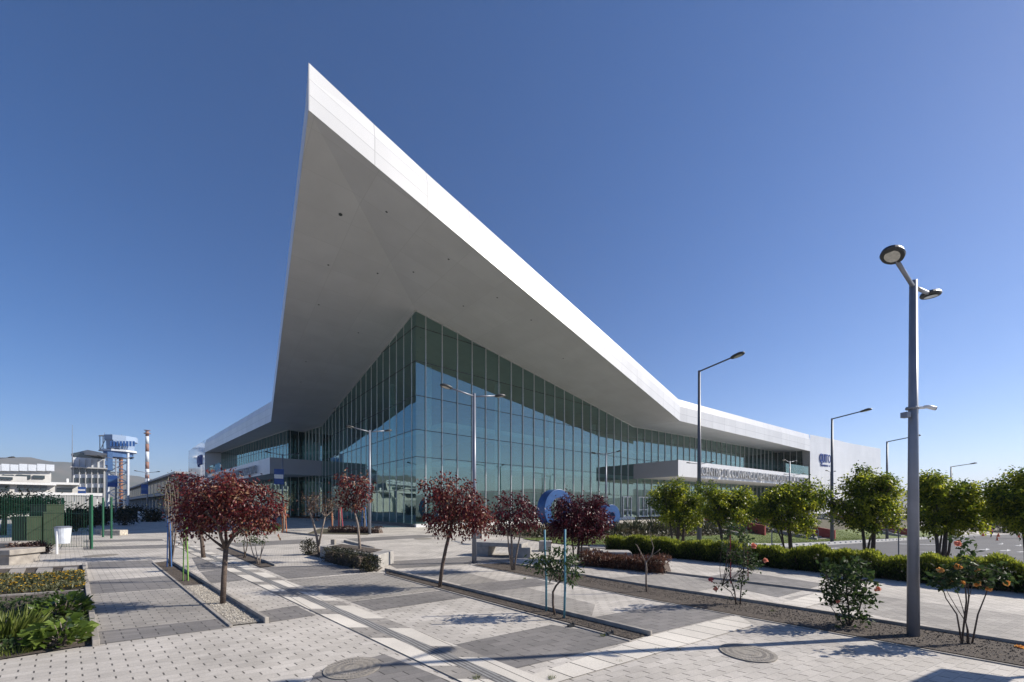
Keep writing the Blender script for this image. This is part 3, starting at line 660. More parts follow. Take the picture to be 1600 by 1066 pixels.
# balcony balustrade, doors, plinth
q0 = CR+dR*36+nR*.05; mb = MB().face([v3(q0, 8.5), v3(CRE, 8.5), v3(CRE, 10.3), v3(q0, 10.3)]); mb.build('glass_balustrade', 'glass_clear', bld)
q0 = CL+dL*33; mb = MB().face([v3(q0, 9.28), v3(CLE, 9.28), v3(CLE, 11.1), v3(q0, 11.1)]); mb.build('glass_balustrade', 'glass_clear', bld)
def door(a, dv, nr, t):
    o = a+dv*t+nr*.1; d = MB()
    for x in (0, 1.05, 2.1): d.beam(v3(o+dv*x, .3), v3(o+dv*x, 3.45), .13, .1, up=(nr.x, nr.y, 0))
    for z in (.38, 1.45, 3.4): d.beam(v3(o+dv*.07, z), v3(o+dv*1.0, z), .09, .12, up=(0, 0, 1)); d.beam(v3(o+dv*1.12, z), v3(o+dv*2.03, z), .09, .12)
    dd = d.build('door', 'door_frame', bld)
    h = MB()
    for x in (.9, 1.2): h.beam(v3(o+dv*x+nr*.12, 1.2), v3(o+dv*x+nr*.12, 1.9), .04, .04)
    h.build('handle', 'transom', dd)
dr = (GRE-GR2).normalized(); nr_ = Vector((dr.y, -dr.x)); d1 = (GR2-C2).normalized(); n1 = Vector((d1.y, -d1.x))
door(C2, d1, n1, 33.6)
for t in (1.2, 4.2, 7.6, 10.6, 14, 17, 20.5, 23.5): door(GR2, dr, nr_, t)
mb = MB(); mb.beam(v3(C2+n1*.12-d1*.1, .14), v3(GR2+n1*.12, .14), .35, .3); mb.build('plinth', 'white', bld)
d2 = (GL2-C2).normalized(); n2 = Vector((-d2.y, d2.x)); mb = MB(); mb.beam(v3(C2+n2*.12+d2*.05, .14), v3(GL2+n2*.12, .14), .3, .3); mb.build('plinth', 'transom', bld)
# inside: floor, mezzanine, core, columns
inn = Vector((0, 1))
mb = MB().face([v3(C2+inn*.3, .3), v3(GR2+inn*.2, .3), v3(GRE+inn*.2, .3), v3((63, 90), .3), v3((60, 130), .3), v3((-55, 140), .3), v3(S3+inn*.2, .3), v3(S2+inn*.3, .3), v3(GL2+inn*.2, .3)]); mb.build('interior_floor', 'int_floor', bld)
R1 = Vector((64, 90))
def off(p, k): return p+(Vector((2, 85))-p).normalized()*k
mb = MB()
for z in (6.55, 10.9):
    ring = [off(C2, 7), off(GR2, 4), off(GRE, 4), off(R1, 1)]; ring += [Vector((55, 125)), Vector((-50, 130)), off(S3, 3), off(S2, 3), off(GL2, 4)]
    mb.prism([(p.x, p.y) for p in ring], z, z+.55)
mb.build('gallery_slab', 'int_white', bld)
mb = MB()
ring = [off(C2, 17), off(GR2, 9), off(GRE, 9), Vector((58, 120)), Vector((-50, 125)), off(S3, 8), off(S2, 8), off(GL2, 9)]
mb.prism([(p.x, p.y) for p in ring], .3, 14.05); mb.build('core_wall', 'int_wall', bld)
def column(p):
    MB().lathe([(.36, .3), (.36, 16.2)] if (p-C2).length < 12 else [(.33, .3), (.33, 13.9)], (p.x, p.y, 0), 16).build('column', 'int_white', bld, smooth=True)
for t in (2.3, 11.3, 20.2, 29.1): column(C2+d1*t-n1*1.9)
for t in (10, 19, 28): column(C2+d2*t-n2*1.9)
for t in (4, 13, 22, 31): column(GR2+dr*t-nr_*1.9)

# ------------------------------------------------------------------ lamps
def head_mb(c, d, s=1.0, tilt=.12):
    """flat rounded lamp head: c = joint end, d = horizontal direction"""
    d = Vector((d[0], d[1], 0)).normalized(); sd = Vector((-d.y, d.x, 0)); up = Vector((0, 0, 1)); c = Vector(c)
    out = [(-.06, .045), (-.03, .085), (.02, .118), (.09, .148), (.17, .163), (.25, .163), (.32, .15), (.38, .125), (.43, .088), (.46, .045), (.47, 0)]
    ring = [(x, y) for x, y in out]+[(x, -y) for x, y in out[-2::-1]]
    mk = lambda k, z, dx=0: [c+(d*(.2+(x-.2)*k+dx)+sd*y*k+up*(z+tilt*(x-.0)))*s for x, y in ring]
    body = MB(); n = len(ring); a, b, e, f = mk(.92, -.035), mk(1, -.005), mk(.9, .04), mk(.45, .075)
    body.add(a+b+e+f, [tuple(range(n))]+[(i+r*n, (i+1) % n+r*n, (i+1) % n+(r+1)*n, i+(r+1)*n) for r in range(3) for i in range(n)]+[tuple(range(4*n-1, 3*n-1, -1))])
    lens = MB(); L = mk(.62, -.04, .03); lens.face(L[::-1]); lens.face(mk(.62, -.037, .03))
    return body, lens
def double_lamp_proto():
    t = thing('street_lamp', 'x', 'street lamp', (0, 0, 0), 'double-arm lamps on the plaza')
    p = MB(); p.tube([(0, 0, 0), (0, 0, 5.45)], [.076, .046], 16); pl = p.build('pole', 'pole', t, smooth=True)
    for sg in (-1, 1):
        a = MB(); a.tube([(0, 0, 5.36), (sg*.82, 0, 5.50)], .028, 8); ar = a.build('arm', 'pole', t, smooth=True)
        bd, ln = head_mb((sg*.8, 0, 5.5), (sg, 0), .78); h = bd.build('lamp_head', 'lamp', t); ln.build('lens', 'lens', h)
    return t
def single_lamp_proto():
    t = thing('street_lamp', 'x', 'street lamp', (0, 0, 0), 'tall single-arm lamps along the car park')
    p = MB(); p.tube([(0, 0, 0), (0, 0, 11)], [.14, .075], 12); p.build('pole', 'pole_dark', t, smooth=True)
    a = MB(); a.tube([(0, 0, 10.95), (2.0, 0, 11.25)], .05, 8); a.build('arm', 'pole_dark', t, smooth=True)
    bd, ln = head_mb((1.95, 0, 11.24), (1, 0), 1.5); h = bd.build('lamp_head', 'lamp', t); ln.build('lens', 'lens', h)
    return t
dl = double_lamp_proto(); first = True
big_base = G(1427, 995)
for u, Y, H, rot, lab in ((1427, big_base.y, 5.45, 32, 'big grey double-headed lamp post in the foreground gravel strip beside the orange rose'),
        (741, 13.64, 5.95, 32, 'pale double-arm lamp post in front of the glass corner, right beside a red-leaved tree'),
        (577.5, 27.6, 7.4, 32, 'double-arm lamp post in front of the left glass wall, behind the small box hedge'),
        (441.5, 44.0, 7.9, 32, 'dark double-arm lamp post before the left canopy, carrying a striped banner'),
        (947, 41.0, 7.6, -28, 'slim double-arm lamp post behind the blue ring sculpture'),
        (1094, 47.0, 7.2, -28, 'double-arm lamp post before the canopy, half hidden by the tallest single-arm lamp pole'),
        (1234, 58.0, 8.7, 208, 'double-arm lamp post in front of the dark balcony recess, its arm at the balcony glass'),
        (1241, 70.0, 7.7, -28, 'short double-arm lamp post under the end of the canopy lettering'),
        (1298, 72.0, 8.4, 208, 'double-arm lamp post near the blue wall sign, its arm crossing the white end wall'),
        (181, 50.0, 8.2, 32, 'dark double-arm lamp post before the control tower, with a blue banner'),
        (230, 66.0, 7.8, 32, 'dark double-arm lamp post in front of the chimney, with a blue banner'),
        (-9, 40.0, 7.0, 25, 'double-arm lamp post whose one arm reaches in at the left edge above the terminal')):
    o = dl if first else copy_tree(dl); first = False
    x = (u-800)/K*Y; o.location = (x, Y, T(x, Y)); o.rotation_euler.z = rad(rot); f = H/5.45; o.scale = (f, f, f); o['label'] = lab
    ORG[o] = Vector(o.location)
sl = single_lamp_proto(); first = True
for u, Y, H, lab in ((1092.5, 24.3, 10.9, 'tall single-arm lamp post rising from the lawn, the nearest of its row'),
        (1300, 34.4, 11.0, 'tall single-arm lamp post beside the red stair wall, in front of the white end wall'),
        (1386, 43.6, 11.0, 'tall single-arm lamp post just left of the big grey foreground post'),
        (1486, 59.0, 10.6, 'farthest and smallest single-arm lamp post, showing above the green trees on the right')):
    o = sl if first else copy_tree(sl); first = False
    x = (u-800)/K*Y; o.location = (x, Y, T(x, Y)); o.rotation_euler.z = rad(-52); f = H/11; o.scale = (f, f, f); o['label'] = lab
# banner frames on the dark posts, camera and box on the big post
for u, v0, v1, Y, w, lab in ((436, 733, 757, 43.5, .95, 'blue and white striped banner on the post before the left canopy'),
        (176, 743, 761, 49.6, .9, 'dark blue banner on the lamp post before the control tower'), (226, 757, 772, 65.6, .9, 'dark blue banner on the lamp post in front of the chimney'),
        (128, 761, 771, 52, .75, 'small pale blue banner hanging before the office block')):
    a = P(u, v1, Y); b = P(u, v0, Y); t = thing('banner', lab, 'banner', a, 'banners on the lamp posts'); h = (b-a).length
    MB().box(a, (w, .05, h), rad(32)).build('panel', 'banner', t)
    m = MB(); m.box(a+Vector((0, -.05, h*.38)), (w*.9, .03, h*.26), rad(32)); m.build('stripe', 'white' if u == 436 or u == 128 else 'tower_blue', t)
c = P(1427, 638, big_base.y); t = thing('security_camera', 'white bullet security camera clamped to the big grey lamp post', 'security camera', c)
MB().tube([c+Vector((.05, -.02, .0)), c+Vector((.13, -.05, .0))], .022, 8).build('bracket', 'white', t)
MB().lathe([(.071, -.02), (.078, 0), (.071, .02)], (c.x-.02, c.y, c.z), 14).build('clamp', 'pole', t)
m = MB(); m.tube([c+Vector((.11, -.05, .01)), c+Vector((.15, -.07, .005)), c+Vector((.225, -.105, -.03))], [.02, .029, .031], 10); m.build('housing', 'white', t, smooth=True)
m = MB(); m.tube([c+Vector((.227, -.106, -.031)), c+Vector((.233, -.109, -.033))], .027, 10); m.build('lens', 'lamp', t)
c = P(1415, 653, big_base.y-.02); t = tag(MB().box(c+Vector((0, 0, 0)), (.085, .09, .085), .2).build('junction_box', 'pole', bevel=.008), 'small grey junction box strapped to the left side of the big lamp post', 'junction box')
# the traffic sign beyond the right edge, seen by its shadow
a = Vector((8.05, 4.83, 0)); t = thing('sign_post', 'square sign board on a post at the right edge that throws a diamond shadow', 'sign', a)
MB().tube([a, a+Vector((0, 0, 2.6))], .03, 8).build('post', 'pole', t)
m = MB(); q = [Vector((0, 0, 1.55)), Vector((.16, .36, 2.05)), Vector((0, 0, 2.62)), Vector((-.16, -.36, 2.05))]
m.add([a+x for x in q]+[a+x+Vector((.03, 0, 0)) for x in q], [(0, 1, 2, 3), (7, 6, 5, 4), (0, 4, 5, 1), (1, 5, 6, 2), (2, 6, 7, 3), (3, 7, 4, 0)]); m.build('board', 'white', t)

# ------------------------------------------------------------------ trees with burgundy leaves
def blob(u, v, ru, rv, Y, ry=None, dy=0):
    c = P(u, v, Y+dy); k = Y/K; return (c, ru*k, (ry or ru)*k, rv*k)
def tpath(pts, Y, dys=None):
    return [P(u, v, Y+(dys[i] if dys else 0)) for i, (u, v) in enumerate(pts)]
def px_tree(label, group, base, trunks, blobs, leaf, bark, ncl, nlf, size, spread, name='red_leaved_tree', cat='tree', **k):
    b = G(*base); Y = b.y
    tr = [(tpath(p, Y, d), r0*Y/K, r1*Y/K) for p, r0, r1, d in trunks]
    tr[0][0][0] = b.copy()
    if len(blobs) > 4:
        blobs = list(blobs)
        for _ in range(9):
            a = random.uniform(0, 6.28); z = random.choice(blobs[:6]); r = random.uniform(.18, .3)*z[2]+2
            blobs.append((z[0]+math.cos(a)*z[2]*1.08, z[1]-math.sin(a)*z[3]*1.1, r, r*.8))
    return tree(name, label, cat, group, b, tr, [blob(*x[:4], Y, x[4] if len(x) > 4 else None, x[5] if len(x) > 5 else 0) for x in blobs], leaf, bark, ncl, nlf, size, spread, **k)
RG = 'burgundy-leaved trees on the plaza'
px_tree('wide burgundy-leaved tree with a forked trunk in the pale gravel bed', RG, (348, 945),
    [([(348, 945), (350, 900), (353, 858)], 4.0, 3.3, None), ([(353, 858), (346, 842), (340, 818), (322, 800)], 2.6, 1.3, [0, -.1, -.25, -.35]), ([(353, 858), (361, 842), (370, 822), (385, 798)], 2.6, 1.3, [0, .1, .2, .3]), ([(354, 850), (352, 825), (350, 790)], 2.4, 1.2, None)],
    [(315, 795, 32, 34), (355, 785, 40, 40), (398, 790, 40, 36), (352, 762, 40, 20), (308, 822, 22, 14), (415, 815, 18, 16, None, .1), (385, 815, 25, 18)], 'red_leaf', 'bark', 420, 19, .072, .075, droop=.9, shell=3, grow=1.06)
px_tree('burgundy tree at the left, standing just behind the lime-green staked sapling', RG, (318, 872),
    [([(318, 872), (316, 850), (312, 820)], 3, 2, None)], [(290, 778, 26, 30), (300, 755, 22, 16), (312, 800, 26, 26), (272, 765, 10, 10), (280, 805, 12, 20)], 'dark_red_leaf', 'bark', 190, 16, .10, .10, droop=.8, grow=1.06)
px_tree('burgundy tree with a leaning trunk and round crown left of the pale double-arm lamp post', RG, (687, 918),
    [([(687, 918), (691, 885), (697, 855), (704, 828), (708, 805)], 3.0, 2.2, None), ([(706, 818), (725, 800), (745, 790)], 1.5, .8, None), ([(706, 818), (692, 800), (680, 785)], 1.5, .8, None)],
    [(705, 770, 35, 26), (690, 795, 28, 22), (735, 795, 30, 26), (750, 812, 22, 20), (715, 810, 40, 20), (685, 826, 20, 7), (712, 832, 22, 7), (668, 785, 8, 18)], 'red_leaf', 'bark', 330, 17, .082, .075, droop=.9, tbias=.5, shell=3, grow=1.08)
px_tree('burgundy tree with three thin stems right behind the round-crowned one', RG, (801, 892),
    [([(801, 892), (800, 865), (799, 838), (795, 810)], 2.2, 1.2, None), ([(803, 891), (808, 860), (813, 835), (820, 805)], 1.6, .8, None), ([(800, 890), (795, 860), (793, 830), (780, 800)], 1.4, .7, None)],
    [(800, 795, 30, 20), (780, 800, 16, 22), (822, 812, 22, 16), (800, 780, 24, 10), (795, 822, 28, 10), (816, 784, 8, 8)], 'dark_red_leaf', 'bark_pale', 190, 11, .10, .085, droop=.7, limbs=16, grow=1.06)
px_tree('dense dark burgundy tree in front of the blue ring', RG, (902, 876),
    [([(902, 876), (904, 855), (905, 835)], 2.2, 1.6, None), ([(897, 876), (895, 855), (893, 832)], 1.4, 1, None), ([(908, 876), (909, 850), (915, 832)], 1.4, 1, None)],
    [(880, 800, 24, 24), (915, 798, 30, 22), (930, 812, 20, 22), (895, 820, 36, 22), (872, 828, 16, 18), (915, 835, 28, 10)], 'dark_red_leaf', 'bark', 480, 20, .10, .10, droop=.8, tbias=.42, shell=2.6, grow=1.0)
px_tree('small burgundy tree with a curved pale trunk beside the box hedge bench', RG, (563, 877),
    [([(563, 877), (562, 850), (559, 820), (553, 796)], 2.4, 1.5, None)],
    [(555, 755, 22, 12), (560, 775, 18, 12), (540, 765, 14, 14), (567, 762, 12, 14), (548, 788, 16, 8)], 'red_leaf', 'bark_pale', 120, 11, .12, .10, droop=.7, grow=1.05)
px_tree('thin bronze-leaved tree with a pale forked trunk behind the first box shrub', RG, (499, 867),
    [([(499, 867), (495, 840), (489, 815), (482, 795)], 2.2, 1.2, None), ([(497, 855), (503, 830), (508, 808)], 1.8, .9, None)],
    [(488, 790, 16, 18), (505, 795, 16, 16), (478, 785, 10, 12), (497, 778, 18, 10), (515, 790, 10, 14)], 'brown_leaf', 'bark_pale', 80, 9, .075, .12, droop=.4, limbs=18, tbias=.45)
# small staked trees in front of the left glass wall
def staked(label, u, v, top, crown, leaf, stake, stakes, dens=60, size=.1, bark='bark_pale'):
    t = px_tree(label, 'young staked trees', (u, v), [([(u, v), (u+1, v-20), (u, (v+top)/2)], 1.5, .9, None)], crown, leaf, bark, dens, 9, size, .16, name='young_tree', droop=.4)
    b = G(u, v); 
    for du, hv in stakes:
        p = G(u+du, v+1); q = P(u+du*.5-15/p.y, hv, p.y)
        MB().tube([p, q], (.02*p.y/15), 6).build('stake', stake, t)
    return t
staked('young olive-green tree between two orange stakes before the left entrance', 443, 832, 770, [(440, 785, 12, 16), (450, 775, 8, 10)], 'dusty_leaf', 'sorange', ((-2, 792), (5, 790)), 45)
staked('young dusty-green tree between two pink stakes', 531, 829, 760, [(529, 780, 11, 18), (536, 770, 10, 10)], 'dusty_leaf', 'sred', ((-2, 795), (5, 793)), 45)
staked('young bronze tree with one orange stake', 519, 828, 770, [(515, 790, 10, 14)], 'brown_leaf', 'sorange', ((0, 800),), 30)
staked('young pale-green tree between two bright blue stakes by the lamp pole', 569, 831, 790, [(566, 800, 8, 10), (562, 793, 6, 7)], 'dusty_leaf', 'sblue', ((-4, 798), (4, 792)), 28)
t = staked('young thin tree with almost bare grey stems between blue stakes at the left path', 266, 886, 800, [(268, 783, 12, 10), (262, 765, 8, 16)], 'dusty_leaf', 'sblue', ((-5, 806), (2, 815)), 22, .07)
b = G(266, 886); m = MB()
for du, top in ((-8, 760), (-3, 745), (3, 770), (8, 790), (12, 765)): limb(m, b+Vector((du*.002, 0, 0)), P(266+du, top, b.y), .02, .006, .05)
m.build('stem', 'bark_pale', t, smooth=True)
t = staked('young tree with bare stem leaning between two lime-green stakes', 293, 908, 820, [(290, 815, 8, 10)], 'dark_red_leaf', 'lime', ((-7, 808), (1, 820)), 16, .05)
b = G(404, 884); t = thing('young_shrub_tree', 'small bright-leaved shrub on several thin stems in the soil strip beside the tactile path', 'shrub', b)
m = MB()
for u, v, e in ((404, 884, (390, 832)), (405, 884, (412, 838)), (404, 884, (398, 850)), (380, 873, (378, 830)), (384, 872, (386, 826)), (404, 884, (416, 845))): limb(m, G(u, v), P(e[0], e[1], b.y), .022, .008, .12)
m.build('trunk', 'bark_pale', t, smooth=True)
cl, pts, out, ct = blobpts([blob(385, 835, 17, 14, b.y), blob(408, 840, 10, 10, b.y), blob(378, 828, 9, 8, b.y)], 60, 7, .05)
leafobj('crown', pts, out+RNG.normal(0, .5, out.shape), .07, .6, 'green_leaf', t, np.clip(RNG.normal(.55, .3, len(pts)), 0, 1))
# green sapling between teal stakes
b = G(867, 963); t = thing('sapling', 'green sapling with a bent stem tied between two teal stakes in the curved soil strip', 'sapling', b)
m = MB(); pp = [P(u, v, b.y) for u, v in ((867, 964), (864, 945), (864, 925), (869, 915), (876, 908))]; pp[0] = b
m.tube(pp, [.021, .02, .019, .018, .015], 8)
for e in ((838, 870), (850, 880), (895, 870), (905, 895), (880, 860), (915, 900), (870, 875)): limb(m, pp[-1], P(*e, b.y+random.uniform(-.2, .2)), .012, .004, .2)
m.build('trunk', 'bark', t, smooth=True)
for u0, v0, u1, v1 in ((853.5, 957, 851, 828), (881.5, 968, 883, 827)):
    p = G(u0, v0); q = P(u1, v1, p.y); m = MB(); m.tube([p, p*.6+q*.4+Vector((.012, 0, 0)), p*.3+q*.7, q], [.0195, .021, .019, .019], 7); m.build('stake', 'teal', t, smooth=True)
cl, pts, out, ct = blobpts([blob(845, 878, 20, 16, b.y), blob(880, 872, 22, 18, b.y), blob(895, 893, 22, 16, b.y), blob(868, 890, 20, 14, b.y), blob(880, 860, 14, 12, b.y)], 85, 8, .045)
ax = out*.5+RNG.normal(0, .5, out.shape); ax[:, 2] -= .7
leafobj('crown', pts, ax, .105, .3, 'green_leaf', t, np.clip(RNG.normal(.5, .28, len(pts)), 0, 1))
# bare sapling
b = G(1010, 926); t = thing('bare_sapling', 'leafless sapling with a Y-shaped stem in the long soil strip', 'sapling', b)
m = MB()
pp = [P(u, v, b.y) for u, v in ((1010, 926), (1009.5, 905), (1010, 890), (1009, 877))]; pp[0] = b; m.tube(pp, [.024, .021, .022, .02], 8)
m.tube([P(u, v, b.y) for u, v in ((1009, 880), (1003, 867), (995, 852), (993, 850))], [.016, .012, .008, .006], 6)
m.tube([P(u, v, b.y) for u, v in ((1010, 879), (1018, 868), (1021, 856), (1018, 845), (1014, 830), (1017, 822))], [.016, .013, .01, .008, .006, .003], 6)
m.tube([P(u, v, b.y) for u, v in ((1018, 868), (1027, 862), (1032, 858))], [.008, .006, .003], 5)
m.build('trunk', 'bark_pale', t, smooth=True)

# ------------------------------------------------------------------ ficus trees behind the long hedge
def ficus(label, u, v, Y, trunks, blobs, ncl=330):
    b = Vector(((u-800)/K*Y, Y, T((u-800)/K*Y, Y)))
    tr = []
    for p, r0, r1 in trunks:
        q = tpath(p, Y); tr.append((q, r0*Y/K, r1*Y/K))
    for q in tr: q[0][0].z = min(q[0][0].z, b.z)
    x0, x1 = min(q[0]-q[2] for q in blobs), max(q[0]+q[2] for q in blobs); y0, y1 = min(q[1]-q[3] for q in blobs), max(q[1]+q[3] for q in blobs)
    bl = [blob(x[0], x[1], x[2]*.92, x[3]*.9, Y, None, x[4] if len(x) > 4 else 0) for x in blobs]
    for _ in range(11):                                   # stray lobes make the outline uneven
        a = random.uniform(-.5, 6.0); r = random.uniform(6, 12); z = random.choice(blobs)
        bl.append(blob(z[0]+math.cos(a)*z[2]*random.uniform(.85, 1.15), z[1]-math.sin(a)*z[3]*random.uniform(.8, 1.2), r, r*.8, Y, None, random.uniform(-.5, .5)))
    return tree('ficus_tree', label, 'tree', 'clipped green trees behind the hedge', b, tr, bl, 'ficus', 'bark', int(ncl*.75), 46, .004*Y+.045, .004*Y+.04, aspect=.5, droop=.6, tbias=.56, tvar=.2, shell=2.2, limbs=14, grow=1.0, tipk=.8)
ficus('green ficus nearest the glass doors, leftmost of the clipped row', 1062, 848, 20.5, [([(1058, 850), (1060, 825), (1062, 800)], 3, 2), ([(1066, 850), (1069, 822), (1074, 795)], 2.6, 1.5), ([(1052, 850), (1048, 825), (1044, 805)], 1.6, 1)],
    [(1040, 790, 26, 24), (1072, 782, 28, 24), (1050, 766, 20, 13), (1062, 806, 40, 16), (1092, 792, 12, 18), (1028, 775, 12, 12)])
ficus('green ficus before the canopy lettering, with yellow tips at its top', 1135, 853, 18.8, [([(1130, 856), (1126, 828), (1118, 805)], 2.4, 1.6), ([(1136, 856), (1140, 825), (1150, 800)], 2.6, 1.5)],
    [(1118, 790, 26, 24), (1110, 768, 18, 13), (1145, 786, 28, 22), (1160, 776, 16, 12), (1135, 806, 38, 14), (1172, 795, 12, 14)])
ficus('green ficus in front of the slanted recess, with a low drooping right side', 1232, 861, 17.2, [([(1236, 862), (1234, 835), (1232, 805)], 3, 2), ([(1226, 862), (1222, 835), (1216, 815)], 1.5, 1), ([(1229, 862), (1220, 840), (1210, 818)], 1.4, .9)],
    [(1205, 792, 28, 22), (1240, 780, 32, 26), (1256, 766, 18, 14), (1270, 786, 14, 16), (1225, 812, 36, 16), (1262, 818, 14, 18), (1190, 800, 12, 12), (1213, 772, 14, 9)], 380)
ficus('tall round green ficus before the white end wall, just left of the big grey post', 1357, 873, 14.6, [([(1352, 875), (1350, 845), (1346, 815)], 2.6, 1.6), ([(1363, 875), (1365, 842), (1366, 805)], 3.2, 2), ([(1352, 875), (1360, 840), (1372, 820)], 1.6, 1)],
    [(1340, 760, 22, 20), (1365, 768, 32, 32), (1350, 790, 40, 30), (1385, 795, 20, 26), (1296, 782, 13, 16), (1315, 795, 18, 16), (1345, 815, 34, 14), (1380, 760, 14, 14), (1346, 745, 12, 9), (1398, 815, 8, 10)], 480)
ficus('broad green ficus just right of the big grey post', 1474, 886, 12.8, [([(1466, 888), (1465, 855), (1462, 828)], 2.6, 1.8), ([(1472, 888), (1476, 855), (1478, 825)], 3.4, 2.2), ([(1476, 888), (1483, 860), (1486, 830)], 2, 1.3), ([(1472, 888), (1468, 860), (1472, 830)], 1.6, 1)],
    [(1450, 775, 22, 28), (1478, 772, 30, 24), (1505, 785, 24, 26), (1460, 812, 34, 22), (1500, 815, 30, 20), (1530, 805, 14, 24), (1440, 800, 10, 26), (1515, 762, 8, 8), (1449, 752, 12, 9)], 520)
ficus('green ficus cut by the right edge of the view', 1612, 896, 11.6, [([(1606, 898), (1604, 860), (1600, 825)], 3.4, 2.4), ([(1616, 898), (1622, 860), (1630, 830)], 3, 2)],
    [(1572, 780, 22, 24), (1605, 770, 38, 30), (1640, 785, 30, 30), (1580, 800, 28, 18), (1558, 772, 12, 13), (1620, 812, 34, 16), (1594, 742, 18, 8), (1590, 826, 8, 10)], 480)
for u, v, top in ((1404, 880, 805), (1206, 862, 815), (1156, 852, 812)):
    p = G(u, v-4); t = tag(MB().tube([p, P(u, top, p.y)], .02*p.y/15, 6).build('stake_post', 'sred' if u == 1156 else 'pole'), {1404: 'thin grey post standing behind the hedge, left of the big lamp post', 1206: 'thin grey post in the hedge under the third ficus', 1156: 'thin red post under the second ficus'}[u], 'post')

# ------------------------------------------------------------------ roses
def rose(label, base, stems, blobs, flowers, ncl, size, stakes=(), leaf='green_leaf', upright=0, name='rose_bush', spread=.035):
    b = G(*base); Y = b.y; t = thing(name, label, 'rose bush', b, 'rose bushes in the long soil strip'); m = MB()
    for p, r in stems:
        q = [P(u, v, Y+random.uniform(-.08, .08)) for u, v in p]; q[0] = Vector((q[0].x, Y, 0.0)); m.tube(q, [r*(1-.6*i/(len(q)-1)) for i in range(len(q))], 6)
    cl, pts, out, ct = blobpts([blob(*x, Y) for x in blobs], ncl, 6, spread)
    for c in cl[:24]:
        st = random.choice(stems)[0]; u, v = st[-1]; limb(m, P(u, v, Y), c, .006, .003, .15, 5, 3)
    m.build('stems', 'bark', t, smooth=True)
    ax = out*.5+RNG.normal(0, .6, out.shape); ax[:, 2] += upright
    leafobj('foliage', pts, ax, size*RNG.uniform(.7, 1.2, len(pts)), .62, leaf, t, np.clip(RNG.normal(.45, .28, len(pts)), 0, 1))
    for u, v, mt, r in flowers:
        c = P(u, v, Y+random.uniform(-.15, .05)); n = 26; d = unit(RNG.normal(size=(n, 3))+np.array([0, -.2, .4]))
        leafobj('flower', np.array(c)+d*r*.15, d, r*RNG.uniform(.6, 1.1, n), 1.1, mt, t, curl=.6)
    for (u0, v0), (u1, v1) in stakes:
        p = P(u0, v0, Y+.1); p.z = max(p.z, 0); MB().tube([p, P(u1, v1, Y+.1)], .011, 6).build('stake', 'sred', t)
    return t
rose('tall leggy rose with one crimson bloom low at its left, tied to thin red stakes', (1152, 946),
     [([(1152, 946), (1148, 925), (1140, 900), (1136, 860)], .017), ([(1153, 946), (1158, 920), (1162, 890), (1163, 850)], .015), ([(1151, 946), (1142, 925), (1128, 915)], .012)],
     [(1150, 850, 26, 30), (1135, 870, 10, 22), (1168, 880, 14, 26), (1128, 918, 12, 8), (1145, 830, 16, 14), (1182, 872, 10, 10), (1150, 925, 12, 14), (1160, 905, 10, 16)],
     [(1111, 906, 'pink', .062), (1118, 920, 'salmon', .05), (1177, 853, 'salmon', .06), (1196, 876, 'salmon', .05)], 130, .066, [((1142, 912), (1141, 835)), ((1169, 905), (1168, 860))])
rose('dense bushy rose with a single coral bloom at its right edge', (1327, 980),
     [([(1327, 980), (1315, 955), (1300, 925), (1290, 900)], .016), ([(1328, 980), (1326, 950), (1322, 915), (1320, 890)], .016), ([(1329, 980), (1342, 955), (1350, 925), (1355, 905)], .014), ([(1325, 980), (1310, 965), (1296, 945)], .012)],
     [(1300, 900, 24, 20), (1330, 895, 26, 18), (1322, 925, 30, 22), (1345, 940, 18, 18), (1302, 935, 16, 16), (1330, 960, 20, 14), (1350, 912, 14, 22), (1288, 890, 12, 14), (1340, 878, 10, 8), (1312, 972, 10, 6)],
     [(1371, 921, 'salmon', .05), (1309, 940, 'salmon', .035)], 210, .075, upright=.25)
rose('standard rose with peach-orange blooms on a slim forked trunk right of the big lamp post', (1513, 1008),
     [([(1513, 1008), (1512, 985), (1509, 972)], .017), ([(1511, 975), (1495, 960), (1478, 935), (1470, 910)], .011), ([(1511, 974), (1510, 940), (1508, 910), (1504, 880)], .012), ([(1511, 974), (1528, 960), (1540, 930), (1548, 905)], .011)],
     [(1480, 905, 22, 14), (1505, 890, 16, 22), (1540, 900, 22, 16), (1506, 862, 12, 14), (1560, 892, 12, 10), (1462, 905, 10, 10), (1520, 905, 24, 12), (1470, 930, 8, 12), (1500, 848, 7, 8)],
     [(1470, 891, 'orange', .043), (1502, 912, 'orange', .046), (1483, 909, 'orange', .04), (1528, 913, 'orange', .043), (1572, 911, 'orange', .046), (1497, 886, 'orange', .045), (1545, 921, 'orange', .04), (1526, 890, 'orange', .04), (1496, 850, 'salmon', .045)], 130, .075, spread=.03)
p = G(1594, 1015, .02); d = unit(RNG.normal(size=(16, 3))+np.array([0, 0, .6])); tag(leafobj('fallen_bloom', np.array(p)+d*.01, d, .05, 1.0, 'orange', curl=.5), 'orange bloom lying on the soil at the right edge', 'flower')

